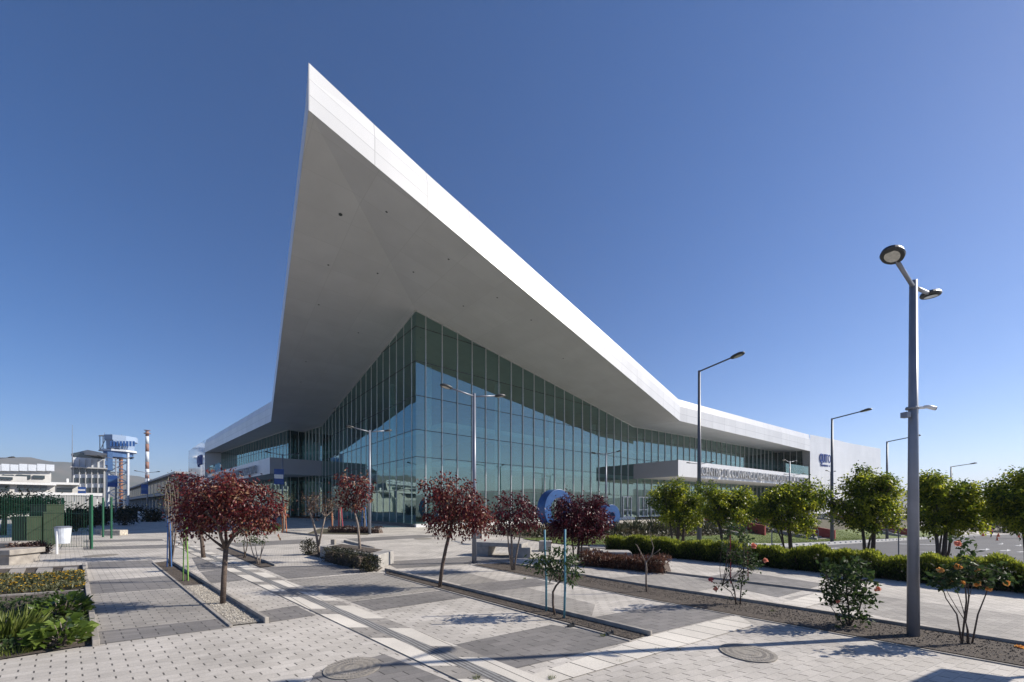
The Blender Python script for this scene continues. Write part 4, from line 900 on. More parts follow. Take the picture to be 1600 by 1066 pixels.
# ------------------------------------------------------------------ hedges, beds, shrubs
def hedge(name, label, a, b, wd, h, leaf, n, size, up=.8, group=None, dark='bark', wav=.06, cat='hedge', tb=.0):
    """a, b: front foot; the body lies behind the front line. Blades fill the volume, denser at the skin"""
    a = a.to_2d(); b = b.to_2d(); d = (b-a).normalized(); nn = Vector((-d.y, d.x)); nn = nn if nn.y > 0 else -nn; L = (b-a).length
    t = thing(name, label, cat, (a.x, a.y, T(a.x, a.y)), group)
    m = MB(); k = max(2, int(L/.6)); 
    for i in range(k):
        p = a+d*(L*(i+.5)/k)+nn*wd/2; m.box((p.x, p.y, T(p.x, p.y)), (L/k*1.02, wd*.62, h*.74), math.atan2(d.y, d.x), .8)
    m.build('branches', dark, t)
    s = RNG.random(n)*L; w = RNG.random(n); z = RNG.random(n)
    face = RNG.random(n); w = np.where(face < .45, RNG.random(n)**2*.35, w); z = np.where(face > .55, 1-RNG.random(n)**2*.3, z)
    hh = h*(1+wav*np.sin(s*2.1+a.x)+wav*np.sin(s*5.3)+wav*.8*np.sin(s*11))
    ww = wd*(1+wav*1.5*np.sin(s*3.7))
    X = a.x+d.x*s+nn.x*(w-.04*np.sin(s*6))*ww; Yy = a.y+d.y*s+nn.y*(w-.04*np.sin(s*6))*ww; base = np.array([T(x, y) for x, y in zip(X, Yy)])
    C = np.stack([X, Yy, base+z*hh], 1)
    ax = RNG.normal(0, .55, (n, 3)); ax[:, 2] += up; ax[:, 0] -= nn.x*.35*(1-w); ax[:, 1] -= nn.y*.35*(1-w)
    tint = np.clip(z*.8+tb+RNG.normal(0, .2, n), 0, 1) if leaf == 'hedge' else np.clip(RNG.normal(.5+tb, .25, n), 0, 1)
    leafobj('foliage', C, ax, size*RNG.uniform(.6, 1.25, n), .3, leaf, t, tint)
    return t
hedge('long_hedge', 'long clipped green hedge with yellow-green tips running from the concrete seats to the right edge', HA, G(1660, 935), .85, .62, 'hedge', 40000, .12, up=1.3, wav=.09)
hedge('bronze_hedge', 'low bronze-red hedge in front of the concrete block seats', G(905, 884), G(1037, 898), .9, .36, 'redhedge', 3600, .12, wav=.12)
hedge('box_hedge', 'clipped dark box hedge along the concrete bench, between two round box shrubs', G(503, 878), G(556, 890), .5, .5, 'dark_leaf', 2600, .07, up=.2, wav=.05)
def shrub(name, label, u, v, ru, rv, leaf, n=70, size=.07, group=None, up=.2, cat='shrub', spread=.05, aspect=.5, per=10):
    b = G(u, v); Y = b.y; k = Y/K; t = thing(name, label, cat, b, group); m = MB()
    bl = [(b+Vector((0, 0, rv*k)), ru*k, ru*k, rv*k)]
    cl, pts, out, ct = blobpts(bl, n, per, spread, shell=3)
    pts[:, 2] = np.maximum(pts[:, 2], b.z+.01)
    for c in cl[:16]: limb(m, b+Vector((random.uniform(-.05, .05), 0, 0)), c, .012, .005, .1, 5, 3)
    m.build('stems', 'bark', t, smooth=True)
    ax = out*.7+RNG.normal(0, .5, out.shape); ax[:, 2] += up
    leafobj('foliage', pts, ax, size*RNG.uniform(.6, 1.2, len(pts)), aspect, leaf, t, np.clip(RNG.normal(.45, .26, len(pts))+ct, 0, 1)); return t
BX = 'dark box shrubs'
shrub('box_shrub', 'round dark box shrub left of the box hedge, at the foot of the bronze tree', 483, 867, 11, 11, 'dark_leaf', 90, .075, BX)
shrub('box_shrub', 'round dark box shrub at the right end of the box hedge, at the bench corner', 577, 893, 14, 13, 'dark_leaf', 110, .07, BX)
PS = 'low purple shrubs'
shrub('purple_shrub', 'brown-purple shrub behind the left-edge concrete bench', 38, 867, 17, 9, 'purple_leaf', 100, .10, PS, up=.5)
shrub('purple_shrub', 'darker purple shrub just left of the white litter bin', 60, 866, 12, 9, 'purple_leaf', 80, .10, PS, up=.5)
shrub('purple_shrub', 'dark round shrub beside the concrete blocks on the left path', 195, 821, 16, 12, 'dark_leaf', 90, .22, PS, spread=.16)
hedge('purple_hedge', 'low dark purple hedge at the feet of the staked trees', G(512, 833), G(590, 834), 1.0, .38, 'purple_leaf', 1600, .16, wav=.1)
shrub('flower_clump', 'yellow-green flowering clump at the foot of the orange stakes', 425, 830, 14, 5, 'grassleaf', 60, .16, spread=.1)
# left garden
b = G(60, 925); n = 5200; q = [G(u, v) for u, v in ((-30, 905), (131, 898), (133, 922), (-30, 934))]
a_, b_ = RNG.random(n), RNG.random(n); Q = [np.array(x) for x in q]
C = (Q[0]*(1-a_)[:, None]+Q[1]*a_[:, None])*(1-b_)[:, None]+(Q[3]*(1-a_)[:, None]+Q[2]*a_[:, None])*b_[:, None]
hgt = .2*(.7+.3*np.sin(C[:, 0]*3))*(.6+.6*np.sin(np.clip(b_, .05, .95)*math.pi)); C[:, 2] = RNG.random(n)**.6*hgt
ax = RNG.normal(0, .7, (n, 3)); ax[:, 2] += .7
fb = leafobj('flower_bed', C, ax, RNG.uniform(.05, .12, n), .3, 'dusty_leaf', None, np.clip(RNG.normal(.62, .3, n), 0, 1)); stuff(fb)
n = 420; i = RNG.integers(0, len(C), n); F = C[i].copy(); F[:, 2] = hgt[i]*RNG.uniform(.85, 1.15, n); F = np.repeat(F, 7, 0)
ang = RNG.random(len(F))*6.28; ax = np.stack([np.cos(ang), np.sin(ang)-.3, np.full(len(F), .35)], 1)
stuff(leafobj('yellow_flowers', F, ax, .028, .8, 'yellow'))
n = 2600; Q = [np.array(G(u, v)) for u, v in ((-40, 945), (130, 932), (143, 1004), (-40, 1036))]; a_, b_ = RNG.random(n), RNG.random(n)
C = (Q[0]*(1-a_)[:, None]+Q[1]*a_[:, None])*(1-b_)[:, None]+(Q[3]*(1-a_)[:, None]+Q[2]*a_[:, None])*b_[:, None]
C[:, 2] = .02+RNG.random(n)*.13*(.4+.6*np.abs(np.sin(C[:, 0]*4+C[:, 1]*2))); ax = RNG.normal(0, .6, (n, 3)); ax[:, 2] += .5
stuff(leafobj('garden_ground_cover', C, ax, RNG.uniform(.04, .09, n), .5, 'green_leaf', None, np.clip(RNG.normal(.45, .3, n), 0, 1)))
def broad(label, u, v, n, r, h, size, tb):
    b = G(u, v); t = thing('broad_leaved_plant', label, 'plant', b, 'broad-leaved plants in the left garden')
    ang = RNG.random(n)*6.28; rr = np.sqrt(RNG.random(n))*r; z = RNG.uniform(.1, 1, n)*h
    C = np.stack([b.x+np.cos(ang)*rr*.7, b.y+np.sin(ang)*rr*.7, b.z+z*(1-.5*rr/r)], 1)
    ax = np.stack([np.cos(ang), np.sin(ang), RNG.uniform(-.1, .9, n)], 1)+RNG.normal(0, .25, (n, 3))
    leafobj('leaves', C, ax, size*RNG.uniform(.6, 1.2, n), .78, 'bigleaf', t, np.clip(RNG.normal(tb, .25, n), 0, 1), curl=.35)
    m = MB()
    for i in range(0, n, 3): limb(m, b+Vector((random.uniform(-.06, .06), random.uniform(-.06, .06), 0)), C[i], .008, .005, .1, 5, 3)
    m.build('stems', 'bark_pale', t, smooth=True)
broad('bright broad-leaved plant at the front of the left garden, by the kerb corner', 94, 1008, 190, .38, .46, .145, .62)
broad('dark broad-leaved plant behind the bright one, against the kerb', 96, 966, 230, .44, .50, .14, .25)
def grass(label, u, v, n, r, h, leaf='grassleaf', name='grass_clump', group='grass clumps in the left garden'):
    b = G(u, v); ang = RNG.random(n)*6.28; rr = np.sqrt(RNG.random(n))*r
    C = np.stack([b.x+np.cos(ang)*rr, b.y+np.sin(ang)*rr, np.full(n, b.z)], 1); ax = np.stack([np.cos(ang)*.5, np.sin(ang)*.5, np.ones(n)], 1)+RNG.normal(0, .18, (n, 3))
    tag(leafobj(name, C, ax, h*RNG.uniform(.5, 1.2, n), .055, leaf, None), label, 'grass', group)
grass('tall yellow-green grass clump at the left edge of the garden', 2, 1000, 420, .32, .42)
grass('short grass clump in the near left corner of the garden', 22, 1022, 260, .22, .15)
grass('small grass clump between the tall grass and the bright broad leaves', 50, 985, 160, .2, .16)
GT = 'weeds in the paving joints'
for u, v, h, lab in ((745, 1062, .07, 'small weed tuft at the lower end of the tactile strip'), (862, 1062, .06, 'small weed tuft at the near edge of the white cross slabs'), (942, 995, .06, 'weed tuft in the end of the curved soil strip'), (968, 1034, .03, 'tiny weed in the white cross slabs near the lamp shadow'), (1060, 1016, .03, 'tiny weed left of the right manhole'), (1027, 1015, .03, 'tiny weed at the lower edge of the white cross slabs'), (1310, 983, .07, 'weed at the foot of the bushy rose'), (1208, 957, .06, 'weed in the long soil strip by the light slabs'), (820, 905, .06, 'weed at the soil strip behind the teal stakes')):
    grass(lab, u, v, 60, .03, h, 'grassleaf', 'weed', GT)
# far planting bed: sword-leaved plants over ground cover
n = 9000; tt = RNG.uniform(-8.5, 26, n); ss = RNG.uniform(5.4, 11.4, n); X = P0.x+DT.x*tt+DN.x*ss; Yy = P0.y+DT.y*tt+DN.y*ss
hz = .5*(.5+.5*np.sin(tt*1.7+ss))*(.5+.5*np.sin(ss*1.3+2))+.2
C = np.stack([X, Yy, np.array([T(x, y) for x, y in zip(X, Yy)])+RNG.random(n)*hz], 1); ax = RNG.normal(0, .7, (n, 3)); ax[:, 2] += .6
stuff(leafobj('ground_cover', C, ax, RNG.uniform(.15, .32, n), .5, 'cover', None, np.clip(.5+.4*np.sin(tt*.9)+RNG.normal(0, .2, n), 0, 1)))
n = 30000; tt = RNG.uniform(-9.4, 40, n); ss = RNG.uniform(.65, 5.6, n); X = P0.x+DT.x*tt+DN.x*ss; Yy = P0.y+DT.y*tt+DN.y*ss
C = np.stack([X, Yy, np.array([T(x, y) for x, y in zip(X, Yy)])+.04], 1); ax = RNG.normal(0, .4, (n, 3)); ax[:, 2] += 1
stuff(leafobj('lawn_grass', C, ax, RNG.uniform(.04, .09, n), .3, 'grassleaf', None, np.clip(.3+.25*np.sin(tt)*np.sin(ss*2)+RNG.normal(0, .2, n), 0, 1)))
ag = None
for j, (u, v, sc) in enumerate(((815, 832, 1), (832, 830, .8), (918, 832, .9), (946, 830, .9), (968, 833, 1.05), (990, 830, 1.2), (1005, 832, .9), (1022, 830, 1.3), (1040, 832, 1), (1058, 829, 1.1), (1082, 831, 1), (1104, 830, 1.1), (1126, 829, 1), (1150, 829, .9))):
    b = G(u, v)
    if ag is None:
        n = 34; ang = np.arange(n)*2.4; el = np.linspace(.15, 1.35, n)
        ax = np.stack([np.cos(ang)*np.cos(el), np.sin(ang)*np.cos(el), np.sin(el)], 1)
        ag = leafobj('sword_leaved_plant', ax*.08, ax, RNG.uniform(.9, 1.35, n), .09, 'agave'); o = ag
    else:
        o = ag.copy(); COL.objects.link(o)
    o.location = b; o.scale = (sc, sc, sc*random.uniform(.9, 1.15)); o.rotation_euler.z = random.random()*6
    tag(o, 'spiky sword-leaved plant in the far planting bed before the terrace', 'plant', 'sword-leaved plants in the far bed')

# ------------------------------------------------------------------ benches, blocks, sculpture, covers
def pbox(mb, u, v, wx, wy, h, rz, z0=0):
    b = G(u, v); mb.box((b.x, b.y, b.z+z0), (wx, wy, h), rz); return b
def bench_slab(label, px0, px1, wd, h, legs=True, name='concrete_bench'):
    a, b = G(*px0), G(*px1); d = (b-a).normalized(); n = Vector((-d.y, d.x, 0)); n = n if n.y > 0 else -n; L = (b-a).length; rz = math.atan2(d.y, d.x)
    c = (a+b)/2+n*wd/2; t = thing(name, label, 'bench', c, 'concrete benches')
    m = MB(); m.box((c.x, c.y, h-.16), (L, wd, .16), rz); m.build('seat', 'concrete', t, bevel=.015)
    for f in (-.36, .36):
        p = c+d*L*f; m = MB(); m.box((p.x, p.y, 0), (.55, wd*.9, h-.165), rz, 1.0 if f > 0 else 1.25); m.build('leg', 'concrete', t, bevel=.01)
    return t
bench_slab('long concrete slab bench on two legs, right of the pale lamp post', (742, 868), (815, 872), .75, .55)
b0, b1 = G(508, 876), G(592, 893)
a, b = G(558, 885), G(591, 891); t = thing('planter_bench', 'low concrete planter bench with soil on top, behind the box hedge', 'bench', (a+b)/2)
A, B = G(500, 871), G(591, 889.5); C_, D_ = B+Vector((.1, 1.3, 0)), A+Vector((.1, 1.3, 0))
m = MB(); m.prism([(p.x, p.y) for p in (A, B, C_, D_)], 0, .44); m.build('body', 'concrete', t, bevel=.015)
cc = (A+B+C_+D_)/4; m = MB(); m.prism([((p*.72+cc*.28).x, (p*.72+cc*.28).y) for p in (A, B, C_, D_)], .43, .455); m.build('soil', 'soil', t)
p = P(521, 850, A.y+.6); tag(MB().box((p.x, p.y, .3), (.16, .16, .35)).build('bollard', 'iron', bevel=.01), 'short dark square bollard on the concrete planter bench', 'bollard')
for u, v, w, d_, h, lab in ((853, 862, .55, .5, .45, 'concrete block seat left of the dense dark burgundy tree'), (967, 882, .95, .7, .42, 'largest concrete block seat, at the left end of the long hedge'), (934, 878, .8, .55, .2, 'low flat concrete block beside the largest block seat'), (914, 871, .45, .4, .4, 'dark concrete block behind the dark burgundy trunk'), (747, 842, .55, .4, .5, 'pale concrete block behind the slab bench, near the pale lamp post'), (820, 872, .5, .45, .4, 'concrete block at the right end of the slab bench')):
    p = G(u, v); tag(MB().box((p.x, p.y+d_/2, 0), (w, d_, h), rad(-8)).build('concrete_block', 'concrete', bevel=.02), lab, 'concrete seat', 'concrete block seats')
for u, v, w, h, lab in ((7, 884, .95, .52, 'nearest pale concrete bench at the left edge'), (2, 868, 1.3, .5, 'second concrete bench at the left edge, by the purple shrub')):
    p = G(u, v); t = thing('concrete_bench', lab, 'bench', p, 'concrete benches'); MB().box((p.x-.35, p.y+.5, h-.18), (w, 1.1, .18), .1).build('seat', 'kerb', t, bevel=.015); MB().box((p.x-.3, p.y+.5, 0), (w*.7, .95, h-.185), .1).build('leg', 'kerb', t, bevel=.01)
for u, v, w, lab in ((158, 835, .95, 'left one of two pale concrete blocks on the left path'), (172, 837, 1.25, 'right one of two pale concrete blocks on the left path')):
    p = G(u, v); tag(MB().box((p.x, p.y+.3, 0), (w, .6, .36), .05).build('concrete_block', 'stone', bevel=.03), lab, 'concrete block', 'pale blocks on the left path')
def ring(name, label, c, R, r, th, ang, group):
    """upright disc with a round hole; axis horizontal"""
    t = thing(name, label, 'sculpture', (c.x, c.y, c.z-R), group); ax = Vector((math.cos(ang), math.sin(ang), 0)); sx = Vector((-ax.y, ax.x, 0)); up = Vector((0, 0, 1)); n = 56; m = MB(); m2 = MB()
    R4 = []
    for k in range(n):
        a = 2*math.pi*k/n; e = sx*math.cos(a)+up*math.sin(a); R4 += [c+e*R-ax*th/2, c+e*R+ax*th/2, c+e*r+ax*th/2, c+e*r-ax*th/2]
    fs = []
    for k in range(n):
        i, j = k*4, ((k+1) % n)*4
        for q in range(4): fs.append((i+q, j+q, j+(q+1) % 4, i+(q+1) % 4))
    m.add(R4, fs); m.build('ring', 'blue', t, bevel=.02); m2.box((c.x, c.y, c.z-R-.12), (R*.9, th*1.3, .14), ang+math.pi/2); m2.build('base', 'white', t); return t
c = P(868, 796, 33.5); ring('blue_ring', 'big upright blue ring sculpture behind the dark burgundy tree, larger of two', c, 31*33.5/K, 18*33.5/K, .95, rad(-52), 'blue letter sculptures')
c = P(951, 807, 34); ring('blue_ring', 'smaller thick blue ring with a small hole, right of the dark burgundy tree', c, 18.5*34/K, 6.4*34/K, .8, rad(-56), 'blue letter sculptures')
def manhole(u, v, r, lab):
    p = G(u, v, .017); t = thing('manhole_cover', lab, 'manhole cover', p, 'manhole covers'); k = 40
    fr = MB().lathe([(r, -.006), (r, .002)], p, k).build('frame', 'iron', t)
    for rr in (.9, .66, .4):
        m = MB()
        for i in range(k):
            a0, a1 = 2*math.pi*i/k, 2*math.pi*(i+.55)/k
            m.face([(p.x+r*q*math.cos(a), p.y+r*q*math.sin(a), p.z+.006) for q, a in ((rr, a0), (rr, a1), (rr-.14, a1), (rr-.14, a0))])
        m.build('rib_ring', 'kerb', fr)
manhole(551, 1045, .33, 'nearest round manhole cover, beside the tactile strip'); manhole(1168, 1021, .34, 'round manhole cover right of the white cross slabs')
manhole(158, 868.5, .5, 'dark round manhole cover on the left path'); manhole(661, 842, .55, 'small far manhole cover in front of the glass corner')
for u, v, lab in ((892, 980, 'small dark irrigation box on the paving by the curved soil strip'), (953, 993, 'small dark irrigation box in the end of the curved soil strip')):
    p = G(u, v); tag(MB().box((p.x, p.y, .0), (.11, .07, .05), .3).box((p.x+.04, p.y, .05), (.02, .05, .03), .3).build('irrigation_box', 'lamp', bevel=.005), lab, 'irrigation box', 'irrigation boxes')

# ------------------------------------------------------------------ left: fence, bins, litter bin
FY = G(143, 858).y
def fx(u, Y): return (u-800)/K*Y
FG = 'green mesh fence panels'
def fence(label, p, q, h):
    p = Vector(p); q = Vector(q); d = (q-p).normalized(); L = (q-p).length; t = thing('mesh_fence', label, 'fence', (*p, 0), FG); m = MB(); n = int(L/.12)
    for i in range(n+1):
        a = p+d*(L*i/n); m.box((a.x, a.y, .08), (.007, .007, h-.1))
    for z in (.12, h*.35, h*.65, h-.04):
        m.beam((p.x, p.y, z), (q.x, q.y, z), .012, .012)
    m.build('mesh', 'fence', t)
    m = MB(); m.box((p.x, p.y, 0), (.07, .07, h)); m.build('post', 'fence', t); m = MB(); m.box((q.x, q.y, 0), (.07, .07, h)); m.build('post', 'fence', t)
    return t
hF = 85/K*FY
fence('green mesh fence panel running toward the right end post, behind the litter bin', (fx(0, FY)-1.5, FY+.15), (fx(143, FY), FY), hF)
fence('green mesh fence panel returning away from the right end post', (fx(139, FY), FY+.1), (fx(141, FY+5), FY+5), hF)
fence('farther green mesh fence panel behind the green containers', (fx(-30, FY+7), FY+7), (fx(98, FY+7), FY+7), hF)
for u, Y, lab in ((161, 25.0, 'left one of two free green posts beside the concrete blocks'), (174, 24.0, 'right one of two free green posts beside the concrete blocks')):
    tag(MB().tube([(fx(u, Y), Y, 0), (fx(u, Y), Y, 2.55)], .05, 8).build('green_post', 'fence'), lab, 'post', 'free green posts')
def container(lab, u0, u1, vt, Y, lid):
    w = (u1-u0)/K*Y; x = fx((u0+u1)/2, Y); h = H0-(vt-V0)/K*Y; t = thing('green_container', lab, 'container', (x, Y, 0), 'dark green metal containers')
    MB().box((x, Y+.4, .06), (w, .8, h-.06)).build('body', 'bin_green', t, bevel=.02)
    MB().box((x, Y+.4, h+.002), (w*1.05, .86, .06)).build('lid', 'bin_green', t, bevel=.01)
    MB().box((x, Y-.012, h*.35), (w*.75, .02, h*.5)).build('panel', 'bin_green', t, bevel=.004)
container('short dark green container with an open rim, in front of its taller neighbour', 18, 42, 809, 18.6, 1)
container('tall dark green container behind the mesh fence', 45, 68, 802, 19.2, 0)
container('tallest green container, its top showing behind the other one', 47, 73, 790, 20.4, 0)
p = G(89, 866); t = thing('litter_bin', 'white tapered litter bin on a single post in front of the mesh fence', 'litter bin', p); s_ = p.y/K
MB().tube([p, p+Vector((0, 0, 36*s_))], .035, 8).build('post', 'white', t)
cb = p+Vector((-.0, .22, 16*s_)); hb = 25*s_
MB().lathe([(7.4*s_, 0), (9.4*s_, hb), (8.9*s_, hb), (7*s_, .04)], cb, 20)  .build('bucket', 'tower_white', t, smooth=False)
MB().lathe([(9.6*s_, hb-.02), (9.7*s_, hb+.03), (7*s_, hb+.06)], cb, 20).build('rim', 'pole', t)

# ------------------------------------------------------------------ airport buildings at the left
UC = [40]
def ub(mb, u0, u1, v0, v1, Y, dep):
    """box whose front face spans photo columns u0-u1 and rows v0(top)-v1 near distance Y; the block is turned towards the plaza"""
    d = Vector((UC[0]-800, K)).normalized(); f = Vector((d.y, -d.x)); c = Vector((fx(UC[0], Y), Y))
    def hit(u):
        r = Vector(((u-800)/K, 1)); den = r.x*f.y-r.y*f.x; k = (c.x*f.y-c.y*f.x)/den; return r*k
    A, B = hit(u0), hit(u1); Ym = (A.y+B.y)/2; z1, z0 = H0+(V0-v0)/K*Ym, H0+(V0-v1)/K*Ym
    return mb.prism([tuple(A), tuple(B), tuple(B+d*dep), tuple(A+d*dep)], z0, z1)
t = thing('terminal_building', 'low white airport terminal with stepped flat roofs at the left edge', 'building', P(20, 800, 80))
ub(MB(), -120, 80, 728, 822, 92, 20).build('upper_storey', 'apron', t); ub(MB(), -120, 42, 742, 822, 84, 9).build('wall', 'apron', t)
ub(MB(), -120, 86, 755, 822, 76, 8).build('wall', 'apron', t); ub(MB(), -122, 88, 752.5, 756, 75.4, 9).build('roof_slab', 'white', t)
m = MB(); 
for k in range(9):
    ub(m, -40+k*14, -27+k*14, 726-(k % 2), 736, 91.5, .5)
m.build('parapet_panels', 'tower_white', t)
for u0, u1, v0, v1, Y in ((4, 22, 742, 748, 91.8), (26, 48, 742, 748, 91.8), (52, 70, 743, 748, 91.8), (-20, 20, 745, 749, 83.8), (27, 38, 757, 767, 75.8), (40, 50, 757, 767, 75.8), (52, 62, 757, 767, 75.8), (64, 73, 757, 767, 75.8), (-30, 15, 757, 767, 75.8)):
    ub(MB(), u0, u1, v0, v1, Y, .3).build('window', 'window', t)
UC[0] = 100
t = thing('low_annex', 'low cream building with a flat overhanging roof between terminal and office block', 'building', P(110, 800, 86))
ub(MB(), 80, 122, 757, 820, 92, 12).build('wall', 'apron', t); ub(MB(), 78, 124, 754, 757.5, 91, 14).build('roof_slab', 'white', t); ub(MB(), 88, 113, 763, 769, 91.7, .4).build('window', 'window', t); ub(MB(), 104, 107.5, 748, 754, 95, 1).build('vent', 'white', t)
t = thing('entrance_canopy', 'long low white canopy roof on thin columns behind the mesh fence', 'canopy', P(100, 805, 58))
ub(MB(), 55, 160, 770, 774.5, 58, 7).build('roof_slab', 'white', t); ub(MB(), 55, 160, 776, 818, 64.5, .4).build('wall', 'grey_plaster', t)
for u in (62, 80, 98, 116, 134, 152): ub(MB(), u-.7, u+.7, 774, 818, 58.6, .2).build('column', 'white', t)
UC[0] = 139
t = thing('office_block', 'four-storey white office block with dark window bands and a thin roof beside the control tower', 'building', P(139, 800, 100))
ub(MB(), 114, 164, 716, 825, 100, 12).build('wall', 'tower_white', t)
m = MB(); dd = Vector((139-800, K, 0)).normalized()*14; a, b, c = P(111, 709, 101.5), P(167, 709, 96.5), P(137, 703, 99)
m.add([a, b, c, a+dd, b+dd, c+dd, a-Vector((0, 0, .3)), b-Vector((0, 0, .3)), a+dd-Vector((0, 0, .3)), b+dd-Vector((0, 0, .3))], [(0, 1, 2), (3, 5, 4), (0, 2, 5, 3), (1, 4, 5, 2), (6, 7, 1, 0), (6, 8, 9, 7), (0, 3, 8, 6), (1, 7, 9, 4)]); m.build('roof', 'grey_plaster', t)
ub(MB(), 115.5, 162.5, 709, 718, 100.2, 11).build('top_glazing', 'window', t); ub(MB(), 110, 168, 730, 732, 99, 13).build('balcony_slab', 'grey_plaster', t)
for k in range(5):
    for v0, v1 in ((732.5, 740.5), (747, 755), (762, 770)):
        f = ub(MB(), 116+k*9.6, 124+k*9.6, v0, v1, 99.85, .3).build('window', 'window', t)
for k in range(6): ub(MB(), 113.8+k*9.6, 115.4+k*9.6, 718, 825, 99.6, .5).build('pilaster', 'grey_plaster', t)
tag(MB().tube([P(112.5, 800, 98), P(112.8, 735, 98), P(113, 664, 98)], [.16, .1, .03], 6).build('antenna_mast', 'pole'), 'tall thin antenna mast at the left side of the office block', 'antenna')
# control tower
UC[0] = 188
YT = 130; t = thing('control_tower', 'blue and white airport control tower on a steel lattice', 'tower', P(185, 800, YT)); q = lambda u, v, d=0: P(u, v, YT)+Vector((188-800, K, 0)).normalized()*d
def octa(u0, u1, w0, w1, v0, v1, dep):
    """tapering eight-sided drum between two rows"""
    m = MB(); vs = []
    for (ua, ub_), v in (((u0, u1), v0), ((w0, w1), v1)):
        c = q((ua+ub_)/2, v, dep/2); rx = (ub_-ua)/2*YT/K*.8
        for k in range(8):
            a = rad(22.5+45*k); vs.append((c.x+rx*1.06*math.cos(a), c.y+dep/2*1.06*math.sin(a), c.z))
    return m.add(vs, [tuple(range(7, -1, -1)), tuple(range(8, 16))]+[(k, (k+1) % 8, (k+1) % 8+8, k+8) for k in range(8)])
octa(170, 210, 170, 210, 688, 680, 9).build('roof', 'tower_pale', t); cb = octa(174, 203, 171, 207, 701, 688, 7.6).build('cab', 'tower_pale', t)
for k in range(8):
    u = 172+k*5; ub(MB(), u, u+3.6, 689.5, 697.5, YT-.5+abs(k-3.5)*.2, .3).build('window', 'tower_glass', cb)
octa(163, 211, 163, 211, 705, 702, 9).build('gallery', 'tower_white', t); octa(168, 203, 168, 203, 714, 705, 8).build('under_cab', 'tower_blue', t)
m = MB()
for u in (156, 161, 167): m.tube([q(u, 704), q(u, 681)], .12, 5)
m.tube([q(156, 704), q(167, 682)], .1, 5); m.tube([q(155, 681), q(169, 681)], .25, 5); m.tube([q(155, 704), q(169, 704)], .3, 5); m.build('side_frame', 'grey_plaster', t)
ub(MB(), 168, 176, 706, 735, YT, 4).build('stair_box', 'tower_blue', t); ub(MB(), 161, 169, 720, 727, YT, 3).build('blue_box', 'tower_blue', t)
for u in (168, 200):
    for d in (0, 6): MB().tube([q(u, 812, d), q(u, 708, d)], .36, 6).build('leg', 'tower_white', t)
MB().tube([q(189, 812, 3), q(189, 710, 3)], .5, 8).build('riser_pipe', 'rust', t)
for i, v in enumerate((722, 738, 754, 770, 786)):
    m = MB(); m.tube([q(168, v), q(200, v)], .2, 5); m.tube([q(168, v), q(200, v+16)], .17, 5); m.tube([q(200, v), q(168, v+16)], .17, 5); m.tube([q(168, v), q(168, v, 6)], .17, 5); m.build('brace', 'tower_white', t)
for u, v in ((163, 674), (172, 676), (190, 677)): MB().tube([q(u, 681, 3), q(u, v, 3)], .06, 4).build('aerial', 'pole', t)
YC = 235; t = thing('chimney', 'tall slim red and white banded chimney behind the lamp posts', 'chimney', P(230, 800, YC))
vb = [825, 748, 742, 733, 722, 706, 694, 682, 674]
for i, (a, b) in enumerate(zip(vb, vb[1:])): MB().tube([P(230, a, YC), P(230, b, YC)], [1.0-.025*i, .98-.025*i], 12).build('shaft_band', 'tower_white' if i % 2 == 0 else 'red_band', t, smooth=True)
m = MB(); m.tube([P(230, 678, YC), P(230, 677, YC)], 1.6, 12)
m.tube([P(230, 673, YC), P(230, 672.4, YC)], 1.5, 12); m.build('platform', 'red_band', t)
# long hall with a colonnade
Ha, Hb = Vector((-95.4, 112)), Vector((-247, 248)); hdv = (Hb-Ha).normalized(); hnr = Vector((hdv.y, -hdv.x)); hnr = hnr if hnr.x < 0 else -hnr
t = thing('arcade_hall', 'long grey hall with a shallow roof and open colonnade along the left path', 'building', (*Ha, 0))
def hbox(mb, s0, s1, w0, w1, z0, z1): return mb.prism([tuple(Ha+hdv*s0-hnr*w0), tuple(Ha+hdv*s1-hnr*w0), tuple(Ha+hdv*s1-hnr*w1), tuple(Ha+hdv*s0-hnr*w1)][::-1], z0, z1)
hbox(MB(), 0, 203, 0, 14, 6, 11.3).build('upper_wall', 'grey_plaster', t); hbox(MB(), -1.5, 204, -1.6, 15, 11.3, 11.9).build('roof', 'roof_and_shade_grey', t); hbox(MB(), -1, 204, -2, 0, 5.4, 6).build('eaves_slab', 'roof_and_shade_grey', t)
hbox(MB(), 0, 203, 8, 14, 0, 6).build('rear_wall', 'window', t)
for k in range(20): hbox(MB(), 1+k*10.5, 1.8+k*10.5, 0, .8, 0, 6).build('column', 'tower_white', t)
for k in range(20): hbox(MB(), 1.5+k*10, 9.5+k*10, -.06, 0, 7, 10.6).build('window', 'window', t)
# background greenery
def bush(label, u, v, Y, ru, rv, leaf, n=90, name='background_tree', group='trees beyond the left fence', size=.3, cat='tree'):
    b = P(u, v, Y); b.z = T(b.x, b.y); k = Y/K; c = P(u, v, Y)
    H = 26*k if name != 'background_shrub' else .2
    return tree(name, label, cat, group, b, [([b, (b+c)/2+Vector((.1, 0, 0)), c], .16, .08)], [(c, ru*k*.8, ru*k*.8, rv*k), (c+Vector((ru*k*.4, 0, -rv*k*.2)), ru*k*.6, ru*k*.6, rv*k*.7), (c+Vector((-ru*k*.4, 0, -rv*k*.1)), ru*k*.6, ru*k*.6, rv*k*.8)], leaf, 'bark', n, 14, size, size*1.1, droop=.2, limbs=6)
bush('light green leafy tree at the left edge behind the containers', 5, 788, 27, 22, 17, 'dusty_leaf', 130, size=.22)
bush('dark tree between the green containers and the terminal', 48, 788, 40, 20, 13, 'dark_leaf', 110, size=.3)
bush('pale green small tree behind the mesh fence', 80, 788, 34, 12, 14, 'dusty_leaf', 70, size=.2)
